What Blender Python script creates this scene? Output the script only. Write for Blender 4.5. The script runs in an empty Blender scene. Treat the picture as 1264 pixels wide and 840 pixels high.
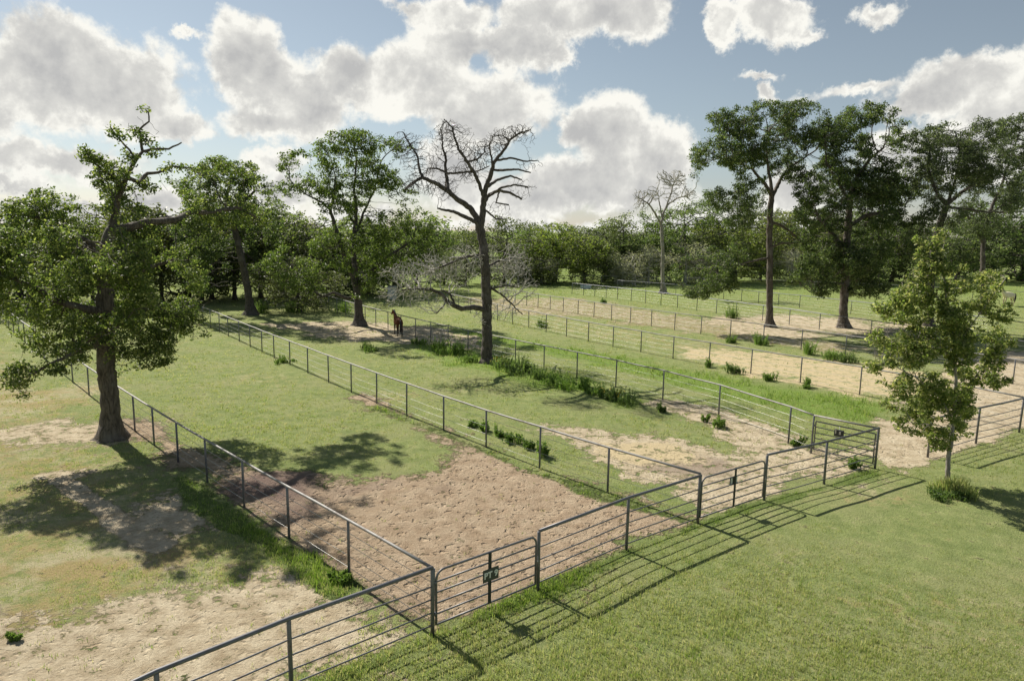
import bpy, bmesh, math, random
import numpy as np
from mathutils import Vector, Matrix, noise
from mathutils.kdtree import KDTree
R = math.radians
S = bpy.context.scene
COL = S.collection
random.seed(7)
RNG = np.random.default_rng(7)

# ------------------------------------------------------------------ camera
W, H = 1264.0, 840.0
FPX, PITCH, ROLL, CH = 850.0, R(9.0), R(1.0), 8.4
fw = Vector((0, math.cos(PITCH), -math.sin(PITCH)))
rt0 = Vector((1, 0, 0)); up0 = rt0.cross(fw)
RT = rt0 * math.cos(ROLL) + up0 * math.sin(ROLL)
UP = up0 * math.cos(ROLL) - rt0 * math.sin(ROLL)
cam_d = bpy.data.cameras.new('camera')
cam = bpy.data.objects.new('camera', cam_d); COL.objects.link(cam)
cam.location = (0, 0, CH)
m = Matrix.Identity(3); m.col[0] = RT; m.col[1] = UP; m.col[2] = -fw
cam.rotation_euler = m.to_euler()
cam_d.sensor_width = 36; cam_d.lens = FPX / W * 36
cam_d.clip_start = .1; cam_d.clip_end = 9000
S.camera = cam

# ------------------------------------------------------------------ light and exposure
SUN_EL = R(42.5); SUN_AZ = R(-43.5)          # azimuth from +Y, negative = left
SUNV = Vector((math.sin(SUN_AZ) * math.cos(SUN_EL), math.cos(SUN_AZ) * math.cos(SUN_EL), math.sin(SUN_EL)))
sd = bpy.data.lights.new('sun', 'SUN'); sd.energy = 3.2; sd.angle = R(.55); sd.color = (1, .93, .82)
so = bpy.data.objects.new('sun', sd); COL.objects.link(so)
so.rotation_euler = SUNV.to_track_quat('Z', 'Y').to_euler(); so.location = (-30, 30, 60)
S.view_settings.view_transform = 'Standard'; S.view_settings.look = 'None'
S.view_settings.exposure = 1.2; S.view_settings.gamma = 1


def ray(x, y):
    return (fw * FPX + RT * (x - W / 2) - UP * (y - H / 2))


def G(x, y, z=0.0):
    d = ray(x, y); t = (z - CH) / d.z
    return Vector((d.x * t, d.y * t, z))


def PY(x, y, Y):
    d = ray(x, y); t = Y / d.y
    return Vector((d.x * t, Y, CH + d.z * t))


class NT:
    """tiny node helper"""
    def __init__(s, tree):
        s.t = tree; s.n = tree.nodes; s.l = tree.links

    def new(s, typ, **kw):
        n = s.n.new(typ)
        for k, v in kw.items(): setattr(n, k, v)
        return n

    def put(s, sock, v):
        if isinstance(v, bpy.types.NodeSocket): s.l.new(v, sock)
        elif isinstance(v, (tuple, list)) and sock.type == 'RGBA' and len(v) == 3: sock.default_value = (*v, 1)
        else: sock.default_value = v

    def math(s, op, a, b=0.0, c=None, clamp=False):
        n = s.new('ShaderNodeMath', operation=op, use_clamp=clamp)
        s.put(n.inputs[0], a); s.put(n.inputs[1], b)
        if c is not None: s.put(n.inputs[2], c)
        return n.outputs[0]

    def mix(s, f, a, b, bt='MIX'):
        n = s.new('ShaderNodeMix', data_type='RGBA', blend_type=bt)
        s.put(n.inputs[0], f); s.put(n.inputs[6], a); s.put(n.inputs[7], b)
        return n.outputs[2]

    def noise(s, vec, scale, detail=4, rough=.55, dist=0.0, col=False):
        n = s.new('ShaderNodeTexNoise')
        if vec is not None: s.l.new(vec, n.inputs['Vector'])
        n.inputs['Scale'].default_value = scale; n.inputs['Detail'].default_value = detail
        n.inputs['Roughness'].default_value = rough; n.inputs['Distortion'].default_value = dist
        return n.outputs['Color' if col else 'Fac']

    def step(s, v, a, b, smooth=True):
        n = s.new('ShaderNodeMapRange', interpolation_type='SMOOTHSTEP' if smooth else 'LINEAR')
        s.put(n.inputs[0], v); s.put(n.inputs[1], a); s.put(n.inputs[2], b)
        return n.outputs[0]

    def attr(s, name):
        n = s.new('ShaderNodeAttribute', attribute_name=name)
        return n


# ------------------------------------------------------------------ sky with clouds
wd = bpy.data.worlds.new('World'); S.world = wd; wd.use_nodes = True
q = NT(wd.node_tree)
for n in list(q.n): q.n.remove(n)
sky = q.new('ShaderNodeTexSky', sky_type='NISHITA', sun_disc=False, sun_elevation=SUN_EL, sun_rotation=SUN_AZ,
            air_density=1.0, dust_density=.3, ozone_density=1.5)
tc = q.new('ShaderNodeTexCoord'); vec = tc.outputs['Generated']
sx = q.new('ShaderNodeSeparateXYZ'); q.l.new(vec, sx.inputs[0])
az = q.math('ARCTAN2', sx.outputs[0], sx.outputs[1]); el = q.math('ARCSINE', sx.outputs[2])


def angs(x, y):
    d = ray(x, y).normalized()
    return math.atan2(d.x, d.y), math.asin(d.z)


CL = [(45, 90, 125, 66), (140, 105, 92, 58), (215, 148, 62, 26), (-60, 110, 90, 80), (55, 192, 100, 24), (5, 222, 60, 10), (10, 266, 50, 10),
      (315, 75, 55, 62), (375, 120, 70, 62), (335, 145, 60, 28), (430, 95, 75, 50), (232, 45, 24, 7), (520, 95, 95, 52), (600, 135, 80, 62), (560, 55, 70, 40),
      (560, 10, 85, 32), (640, 60, 60, 40), (700, 20, 90, 38), (770, 25, 65, 38), (680, 75, 24, 14), (500, 2, 40, 14),
      (640, 245, 110, 38), (765, 180, 78, 62), (740, 230, 140, 40), (825, 190, 50, 48), (560, 220, 60, 60), (710, 165, 40, 30),
      (345, 200, 50, 22), (350, 240, 50, 30), (960, 22, 55, 32), (897, 33, 25, 26), (1000, 40, 34, 12), (1077, 8, 32, 17),
      (1190, 105, 95, 42), (1255, 130, 90, 60), (1065, 115, 80, 14), (940, 95, 32, 6), (950, 117, 16, 14), (1130, 130, 60, 30),
      (680, 278, 240, 14), (900, 276, 200, 20), (990, 240, 60, 34), (1150, 190, 90, 35), (440, 268, 70, 22), (150, 258, 220, 22), (-300, 60, 220, 120), (1500, 60, 180, 90)]
best = None
warp = q.noise(vec, 8, 8, .68, col=True)
wsep = q.new('ShaderNodeSeparateColor'); q.l.new(warp, wsep.inputs[0])
az2 = q.math('MULTIPLY_ADD', q.math('SUBTRACT', wsep.outputs[0], .5), .13, az)
el2 = q.math('MULTIPLY_ADD', q.math('SUBTRACT', wsep.outputs[1], .5), .11, el)
for (x, y, rx, ry) in CL:
    a, e = angs(x, y); k = FPX * 1.12
    u = q.math('MULTIPLY', q.math('SUBTRACT', az2, a), k / rx)
    v = q.math('MULTIPLY', q.math('SUBTRACT', el2, e), k / ry)
    d = q.math('SUBTRACT', 1.0, q.math('SQRT', q.math('ADD', q.math('MULTIPLY', u, u), q.math('MULTIPLY', v, v))))
    d = q.math('MULTIPLY', d, min(1.0, (min(rx, ry) / 40.0) ** .5))
    if best is None: best = d
    else:
        n = q.new('ShaderNodeMath', operation='SMOOTH_MAX'); q.put(n.inputs[0], best); q.put(n.inputs[1], d); n.inputs[2].default_value = .12; best = n.outputs[0]
offn = q.new('ShaderNodeVectorMath', operation='ADD'); q.l.new(vec, offn.inputs[0])
offn.inputs[1].default_value = tuple(SUNV * .016 + Vector((0, 0, .026)))


def fbm(v):
    a = q.noise(v, 9, 8, .58, .25); b = q.noise(v, 26, 6, .6)
    return q.math('ADD', q.math('MULTIPLY', a, .75), q.math('MULTIPLY', b, .25))


f1, f2 = fbm(vec), fbm(offn.outputs[0])
offf = q.new('ShaderNodeVectorMath', operation='ADD'); q.l.new(vec, offf.inputs[0])
offf.inputs[1].default_value = tuple(SUNV * .005 + Vector((0, 0, .005)))
g1_ = q.noise(vec, 30, 8, .6, .3); g2_ = q.noise(offf.outputs[0], 30, 8, .6, .3)
dens = q.math('MULTIPLY_ADD', q.math('SUBTRACT', f1, .5), 1.9, best)
dens = q.math('MULTIPLY_ADD', q.math('SUBTRACT', g1_, .5), .25, dens)
alpha = q.step(dens, -.06, .28)
thick = q.step(dens, .16, .62)
relief = q.math('ADD', q.math('MULTIPLY', q.math('SUBTRACT', f1, f2), 3.0), q.math('MULTIPLY', q.math('SUBTRACT', g1_, g2_), q.math('MULTIPLY_ADD', thick, -1.3, 1.9)))
lit = q.math('ADD', q.math('SUBTRACT', .95, q.math('MULTIPLY', thick, .50)), relief, clamp=True)
ccol = q.new('ShaderNodeValToRGB'); q.l.new(lit, ccol.inputs[0])
cr = ccol.color_ramp
cr.elements[0].position = .12; cr.elements[0].color = (2.5, 2.5, 2.48, 1)
cr.elements[1].position = 1.0; cr.elements[1].color = (4.7, 4.63, 4.3, 1)
e = cr.elements.new(.6); e.color = (3.35, 3.32, 3.17, 1)
hs = q.new('ShaderNodeHueSaturation'); hs.inputs['Hue'].default_value = .487; hs.inputs['Saturation'].default_value = .62; hs.inputs['Value'].default_value = .40
q.l.new(sky.outputs[0], hs.inputs['Color'])
fin = q.mix(alpha, hs.outputs[0], ccol.outputs[0])
bgn = q.new('ShaderNodeBackground'); bgn.inputs[1].default_value = .09; q.l.new(fin, bgn.inputs[0])
wo = q.new('ShaderNodeOutputWorld'); q.l.new(bgn.outputs[0], wo.inputs[0])
wd.cycles.sampling_method = 'MANUAL'; wd.cycles.sample_map_resolution = 1024


# ------------------------------------------------------------------ materials
def mat(name):
    m_ = bpy.data.materials.new(name); m_.use_nodes = True
    t = NT(m_.node_tree); b = t.n['Principled BSDF']
    return m_, t, b


def simple(name, col, rough=.6, metal=0.0, var=.12, scale=6.0, bump=0.0):
    m_, t, b = mat(name)
    g = t.new('ShaderNodeTexCoord')
    n = t.noise(g.outputs['Object'], scale, 4)
    c = t.mix(n, tuple(x * (1 - var * 2) for x in col), tuple(min(1, x * (1 + var * 2)) for x in col))
    t.put(b.inputs['Base Color'], c); b.inputs['Roughness'].default_value = rough; b.inputs['Metallic'].default_value = metal
    if bump:
        bn = t.new('ShaderNodeBump'); t.put(bn.inputs['Height'], t.noise(g.outputs['Object'], scale * 5, 3)); bn.inputs['Strength'].default_value = bump
        bn.inputs['Distance'].default_value = .01; t.l.new(bn.outputs[0], b.inputs['Normal'])
    return m_


def pipe_mat(name, col, rough=.42, rust=.5):
    m_, t, b = mat(name)
    g = t.new('ShaderNodeNewGeometry')
    n = t.noise(g.outputs['Position'], 3.5, 6, .65); n2 = t.noise(g.outputs['Position'], 40, 3)
    c = t.mix(n2, tuple(x * .75 for x in col), tuple(x * 1.25 for x in col))
    c = t.mix(t.math('MULTIPLY', t.step(n, .50, .68), rust), c, (.10, .055, .035))
    t.put(b.inputs['Base Color'], c); b.inputs['Metallic'].default_value = .35
    t.put(b.inputs['Roughness'], t.math('MULTIPLY_ADD', n, .3, rough - .12))
    return m_


def bark_mat(name, c1, c2, c3, scale=1.0, bump=1.0):
    m_, t, b = mat(name)
    g = t.new('ShaderNodeTexCoord')
    mp = t.new('ShaderNodeMapping'); t.l.new(g.outputs['Object'], mp.inputs[0]); mp.inputs['Scale'].default_value = (6 * scale, 6 * scale, 1.3 * scale)
    n1 = t.noise(mp.outputs[0], 2.2, 6, .65, .6); n2 = t.noise(g.outputs['Object'], 1.1, 3)
    c = t.mix(t.step(n1, .35, .65), c1, c2); c = t.mix(t.math('MULTIPLY', t.step(n2, .5, .7), .6), c, c3)
    t.put(b.inputs['Base Color'], c); b.inputs['Roughness'].default_value = .9
    bn = t.new('ShaderNodeBump'); t.put(bn.inputs['Height'], n1); bn.inputs['Strength'].default_value = bump; bn.inputs['Distance'].default_value = .06
    t.l.new(bn.outputs[0], b.inputs['Normal'])
    return m_


def leaf_mat(name, dark, mid, light, trans=.45, tcol=None, gloss=.35, rough=.5, vary=0):
    m_, t, b = mat(name)
    v = t.attr('v').outputs['Fac']; c_ = t.attr('c').outputs['Fac']
    c = t.mix(t.step(c_, .1, .9, False), dark, mid)
    c = t.mix(t.math('MULTIPLY', t.step(v, .55, 1.0, False), .9), c, light)
    if vary:
        oi = t.new('ShaderNodeObjectInfo'); hv = t.new('ShaderNodeHueSaturation'); t.l.new(c, hv.inputs['Color'])
        t.put(hv.inputs['Value'], t.math('MULTIPLY_ADD', oi.outputs['Random'], vary, 1 - vary * .45))
        t.put(hv.inputs['Hue'], t.math('MULTIPLY_ADD', t.math('FRACT', t.math('MULTIPLY', oi.outputs['Random'], 7.3)), .05, .472))
        t.put(hv.inputs['Saturation'], t.math('MULTIPLY_ADD', t.math('FRACT', t.math('MULTIPLY', oi.outputs['Random'], 13.7)), -.45, 1.1)); c = hv.outputs[0]
    t.put(b.inputs['Base Color'], c); b.inputs['Roughness'].default_value = rough
    b.inputs['Specular IOR Level'].default_value = gloss
    tr = t.new('ShaderNodeBsdfTranslucent')
    tm = t.mix(1.0, c, tcol or (1.65, 1.85, .95), 'MULTIPLY'); t.l.new(tm, tr.inputs[0])
    mx = t.new('ShaderNodeMixShader'); mx.inputs[0].default_value = trans
    t.l.new(b.outputs[0], mx.inputs[1]); t.l.new(tr.outputs[0], mx.inputs[2])
    t.l.new(mx.outputs[0], t.n['Material Output'].inputs[0])
    return m_


M_PIPE = pipe_mat('dark_painted_pipe', (.165, .167, .178))
M_RAIL = pipe_mat('weathered_pipe', (.27, .265, .255), .62, .45)
M_POST = pipe_mat('grey_post_pipe', (.16, .17, .195))
M_WIRE = simple('galvanised_wire', (.42, .42, .40), .45, .6)
M_BARK = bark_mat('oak_bark', (.045, .036, .028), (.15, .125, .10), (.20, .185, .16))
M_BARK_D = bark_mat('dark_bark', (.035, .03, .025), (.11, .095, .08), (.14, .13, .12))
M_BARK_G = bark_mat('dead_grey_bark', (.04, .033, .028), (.12, .10, .088), (.19, .17, .155))
M_TWIG = bark_mat('grey_twig', (.28, .27, .23), (.46, .44, .39), (.55, .53, .48), 1, .2)
M_TWIG_D = bark_mat('brown_twig', (.03, .025, .022), (.075, .065, .056), (.11, .10, .09), 1, .2)
M_PALE = bark_mat('pale_bark', (.17, .15, .13), (.34, .31, .28), (.40, .38, .35), 1, .4)
L_OAK = leaf_mat('oak_leaves', (.040, .064, .022), (.10, .138, .038), (.30, .32, .12))
L_OAK2 = leaf_mat('dark_oak_leaves', (.030, .050, .022), (.070, .104, .036), (.21, .24, .10))
L_ELM = leaf_mat('light_green_leaves', (.040, .064, .020), (.092, .132, .035), (.22, .26, .08))
L_GREY = leaf_mat('grey_green_leaves', (.055, .065, .04), (.12, .13, .085), (.25, .25, .18))
L_GREY_D = leaf_mat('grey_oak_leaves', (.038, .055, .030), (.085, .108, .058), (.20, .22, .14))
L_GREYS = leaf_mat('silver_leaves', (.17, .17, .135), (.30, .295, .24), (.46, .44, .38))
L_SYC = leaf_mat('broad_leaves', (.058, .088, .026), (.14, .185, .055), (.46, .44, .23), .5, (2.0, 2.1, 1.2))
L_FAR = leaf_mat('far_leaves', (.048, .076, .028), (.105, .142, .046), (.19, .22, .08), vary=.75)
L_FAR2 = leaf_mat('far_light_leaves', (.062, .090, .028), (.135, .172, .050), (.23, .25, .088), vary=.6)
L_WEED = leaf_mat('weed_leaves', (.07, .125, .028), (.14, .22, .05), (.27, .34, .10))
L_WEED_D = leaf_mat('dark_weed_leaves', (.055, .095, .03), (.11, .165, .05), (.22, .28, .10))
M_FLOWER = simple('yellow_petals', (.65, .48, .03), .6)


# ------------------------------------------------------------------ object helpers
def link(o, parent=None):
    COL.objects.link(o)
    if parent: o.parent = parent
    return o


def mesh_np(name, verts, faces_n, loops, mats=(), smooth=True, attrs=None):
    """faces_n: vertices per face (int) or array of loop starts; loops: flat vertex index array"""
    me = bpy.data.meshes.new(name)
    verts = np.asarray(verts, dtype=np.float32); loops = np.asarray(loops, dtype=np.int32).ravel()
    me.vertices.add(len(verts)); me.vertices.foreach_set('co', verts.ravel())
    me.loops.add(len(loops)); me.loops.foreach_set('vertex_index', loops)
    nf = len(loops) // faces_n
    me.polygons.add(nf); me.polygons.foreach_set('loop_start', np.arange(nf, dtype=np.int32) * faces_n)
    me.polygons.foreach_set('use_smooth', np.full(nf, smooth))
    for k, a in (attrs or {}).items():
        at = me.attributes.new(k, 'FLOAT', 'POINT'); at.data.foreach_set('value', np.asarray(a, dtype=np.float32))
    for mm in mats: me.materials.append(mm)
    me.update(calc_edges=True); me.validate()
    return me


def ob(name, me, parent=None, loc=(0, 0, 0)):
    o = bpy.data.objects.new(name, me); o.location = loc
    return link(o, parent)


def tag(o, label, cat, group=None, kind=None):
    o['label'] = label
    if cat: o['category'] = cat
    if group: o['group'] = group
    if kind: o['kind'] = kind
    return o


def empty(name, loc, label, cat, group=None, rz=0.0):
    o = bpy.data.objects.new(name, None); o.empty_display_size = .3; o.location = loc; o.rotation_euler.z = rz
    return tag(link(o), label, cat, group)


def tube_mesh(paths, mats, seg=8, name='pipe', caps=True):
    """paths: list of (points, radius or radii)"""
    V, Q = [], []
    bm = bmesh.new()
    for pts, rad in paths:
        pts = [Vector(p) for p in pts]; n = len(pts)
        rads = rad if isinstance(rad, (list, tuple)) else [rad] * n
        rings = []; ref = None
        for i, p in enumerate(pts):
            d = (pts[min(i + 1, n - 1)] - pts[max(i - 1, 0)]).normalized()
            if ref is None:
                ref = d.orthogonal().normalized()
            ref = (ref - d * ref.dot(d)).normalized(); b = d.cross(ref)
            rings.append([bm.verts.new(p + (ref * math.cos(2 * math.pi * k / seg) + b * math.sin(2 * math.pi * k / seg)) * rads[i]) for k in range(seg)])
        for i in range(n - 1):
            for k in range(seg):
                f = bm.faces.new((rings[i][k], rings[i][(k + 1) % seg], rings[i + 1][(k + 1) % seg], rings[i + 1][k])); f.smooth = True
        if caps:
            bm.faces.new(list(reversed(rings[0]))); bm.faces.new(rings[-1])
    me = bpy.data.meshes.new(name); bm.to_mesh(me); bm.free()
    for mm in (mats if isinstance(mats, (list, tuple)) else [mats]): me.materials.append(mm)
    return me


def box_mesh(boxes, mats, bevel=.004, name='box'):
    """boxes: (cx,cy,cz,sx,sy,sz)"""
    bm = bmesh.new()
    for (cx, cy, cz, sx_, sy_, sz_) in boxes:
        r = bmesh.ops.create_cube(bm, size=1)
        bmesh.ops.scale(bm, vec=(sx_, sy_, sz_), verts=r['verts']); bmesh.ops.translate(bm, vec=(cx, cy, cz), verts=r['verts'])
    if bevel: bmesh.ops.bevel(bm, geom=bm.edges[:], offset=bevel, segments=1, affect='EDGES')
    me = bpy.data.meshes.new(name); bm.to_mesh(me); bm.free(); me.materials.append(mats)
    return me


# ------------------------------------------------------------------ ground sheet with material patches
def sstep(x, a, b):
    t = np.clip((x - a) / (b - a), 0, 1); return t * t * (3 - 2 * t)


def proj(X, Y, Z=0.0):
    vx, vy, vz = X, Y, Z - CH
    k = FPX / np.maximum(vx * fw.x + vy * fw.y + vz * fw.z, .5)
    return W / 2 + k * (vx * RT.x + vy * RT.y + vz * RT.z), H / 2 - k * (vx * UP.x + vy * UP.y + vz * UP.z)


def polysd(X, Y, poly):
    """signed distance (inside positive) to polygon in the ground plane; poly given as photo points projected to ground"""
    P = [G(*p) for p in poly]; n = len(P)
    d = np.full(X.shape, 1e9); ins = np.zeros(X.shape, bool)
    for i in range(n):
        ax, ay = P[i].x, P[i].y; bx, by = P[(i + 1) % n].x, P[(i + 1) % n].y
        ex, ey = bx - ax, by - ay
        t = np.clip(((X - ax) * ex + (Y - ay) * ey) / (ex * ex + ey * ey + 1e-9), 0, 1)
        d = np.minimum(d, np.hypot(X - ax - t * ex, Y - ay - t * ey))
        c = ((ay > Y) != (by > Y)) & (X < (bx - ax) * (Y - ay) / (by - ay + 1e-12) + ax)
        ins ^= c
    return np.where(ins, d, -d)


def linesd(X, Y, line):
    P = [G(*p) for p in line]; d = np.full(X.shape, 1e9)
    for i in range(len(P) - 1):
        ax, ay = P[i].x, P[i].y; ex, ey = P[i + 1].x - ax, P[i + 1].y - ay
        t = np.clip(((X - ax) * ex + (Y - ay) * ey) / (ex * ex + ey * ey + 1e-9), 0, 1)
        d = np.minimum(d, np.hypot(X - ax - t * ex, Y - ay - t * ey))
    return d


def ell(X, Y, x, y, rx, ry):
    c = G(x, y); a = abs(G(x + rx, y).x - c.x); b = abs(G(x, y - ry).y - G(x, y + ry).y) / 2
    return 1 - np.hypot((X - c.x) / a, (Y - c.y) / b)


FRONT = [(120, 975), (200, 930), (360, 853), (534, 780), (664, 726), (773, 677), (861, 645), (943, 617), (1017, 597), (1080, 577)]


def masks(X, Y):
    """returns dict of 0..1 masks of ground cover and ground tone at world X, Y"""
    wob = np.array([noise.noise((x * .35, y * .35, 0)) + .5 * noise.noise((x * .9, y * .9, 3)) for x, y in zip(X.ravel(), Y.ravel())]).reshape(X.shape) \
        if X.size < 400000 else np.zeros(X.shape)
    wn = wob
    def pol(p, s=.6, amp=1.1): return sstep(polysd(X, Y, p) + wn * amp, -s, s)
    arena = pol([(150, 512), (190, 528), (240, 555), (325, 578), (440, 590), (548, 582), (560, 555), (500, 522), (430, 487), (452, 489), (550, 530), (664, 577), (750, 606), (872, 640), (861, 647), (773, 680), (664, 729), (534, 786), (425, 715), (357, 664), (256, 596), (175, 540)], .9, .8)
    pale = pol([(-200, 800), (60, 770), (150, 735), (240, 690), (320, 688), (345, 668), (300, 650), (235, 640), (190, 610), (215, 590), (275, 615), (345, 668), (420, 715), (532, 785), (360, 862), (120, 980), (-300, 980)], 2.6, 2.4)
    pale = np.maximum(pale, sstep(ell(X, Y, 85, 532, 130, 22) + wn * .9, -.5, .8) * .8)
    pale = np.maximum(pale, sstep(ell(X, Y, 255, 600, 40, 8) + wn * .9, -.6, .9) * .3)
    track = sstep(.38 - linesd(X, Y, [(75, 590), (120, 622), (155, 650), (200, 672)]) + wn * .1, -.12, .12)
    track = np.maximum(track, sstep(.5 - linesd(X, Y, [(60, 585), (100, 583)]) + wn * .15, -.15, .15) * .8)
    dirt2 = pol([(640, 520), (720, 527), (800, 535), (870, 548), (905, 565), (900, 545), (850, 520), (800, 500), (805, 485), (880, 503), (973, 535), (1079, 560), (1079, 577), (1017, 597), (943, 617), (880, 638), (860, 628), (820, 600), (760, 592), (730, 560)], .6, 1.4)
    alley = pol([(1082, 572), (1078, 522), (1110, 500), (1160, 470), (1170, 440), (1290, 430), (1420, 470), (1300, 520), (1258, 532), (1205, 546), (1146, 566), (1120, 585)], .5, .9)
    earthen = pol([(330, 400), (440, 396), (530, 402), (600, 416), (580, 430), (500, 425), (400, 418)], .7, 2.0)  # bare dirt strip by the foot of the fork-trunked tree
    under = np.maximum(sstep(ell(X, Y, 1000, 400, 150, 14) + wn * .4, -.2, .5), sstep(ell(X, Y, 950, 408, 60, 10) + wn * .4, -.2, .5))
    f45 = pol([(640, 392), (700, 392), (800, 408), (930, 430), (1060, 450), (1120, 460), (1110, 490), (1061, 487), (926, 465), (870, 448), (800, 428), (720, 412), (650, 402)], .8, 3.0)
    straw_r = pol([(830, 425), (1060, 448), (1180, 465), (1150, 495), (1061, 486), (950, 466), (870, 448)], 1.0, 2.0)
    f56 = pol([(560, 366), (720, 368), (860, 392), (1060, 425), (1060, 440), (900, 418), (760, 396), (640, 386), (600, 384)], .8, 3.0)
    straw = np.maximum(sstep(ell(X, Y, 790, 556, 75, 17) + wn * .5, -.1, .5), straw_r * .95)
    dark = sstep(ell(X, Y, 350, 600, 140, 27) + wn * .8, -.3, .6) * .95  # darker purplish brown tone on the soil near the left fence
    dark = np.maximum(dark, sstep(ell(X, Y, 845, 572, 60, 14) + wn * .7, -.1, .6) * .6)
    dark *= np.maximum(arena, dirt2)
    dry = polysd(X, Y, [(-400, 980), (120, 980), (534, 780), (357, 663), (190, 548), (110, 487), (0, 394), (-400, 394)]); dry = sstep(dry, 0, 3) * .52 + .12
    for (x, y, rx, ry, k) in [(60, 700, 170, 34, 1), (215, 690, 70, 30, 1), (40, 640, 110, 26, .8), (10, 760, 110, 25, .9), (30, 490, 110, 30, .8), (160, 640, 60, 20, .7), (-20, 560, 80, 20, .7), (110, 560, 60, 14, .4),
                              (330, 470, 60, 10, .35), (1180, 760, 160, 60, .35), (950, 800, 120, 30, .25), (1000, 690, 90, 20, .2), (1060, 610, 70, 16, .4), (480, 490, 40, 8, .5), (580, 480, 50, 6, .4), (240, 590, 40, 10, .5)]:
        dry = np.maximum(dry, sstep(ell(X, Y, x, y, rx, ry) + wn * .7, -.3, .6) * k)
    dry = np.maximum(dry, f56 * .75); dry = np.maximum(dry, f45 * .45)
    lush = pol([(560, 405), (640, 418), (760, 436), (860, 458), (1061, 492), (1100, 505), (1078, 522), (973, 508), (887, 486), (800, 466), (700, 440), (640, 428), (540, 415)], .8, 1.5)
    lush = np.maximum(lush, pol([(520, 412), (712, 467), (790, 495), (780, 505), (720, 488), (660, 475), (560, 450), (500, 425)], .6, 1.5) * .9)
    strip = sstep(.26 - linesd(X, Y, [(x + 2, y + 4) for x, y in FRONT]) + wn * .35, -.2, .3)
    strip = np.maximum(strip, sstep(.45 - linesd(X, Y, [(225, 590), (248, 612), (300, 650), (350, 684), (425, 722)]) + wn * .4, -.2, .3) * .9)
    strip = np.maximum(strip, sstep(.35 - linesd(X, Y, [(465, 502), (550, 536), (664, 582), (750, 611), (840, 640)]) + wn * .4, -.2, .3) * .7)
    far = np.clip((Y - 75) / 40, 0, 1) * .6
    bare = np.clip(np.maximum.reduce([pale, dirt2 * .78, alley, under * .8, earthen * .8, track, f56 * .45]), 0, 1)
    bare *= 1 - strip * .9
    arena = arena * (1 - strip * .6)
    return dict(bare=bare, arena=arena, dry=np.clip(dry, 0, 1), lush=np.clip(np.maximum(lush, far) * (1 - alley), 0, 1), strip=strip, straw=straw, dark=np.clip(dark, 0, 1))


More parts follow.
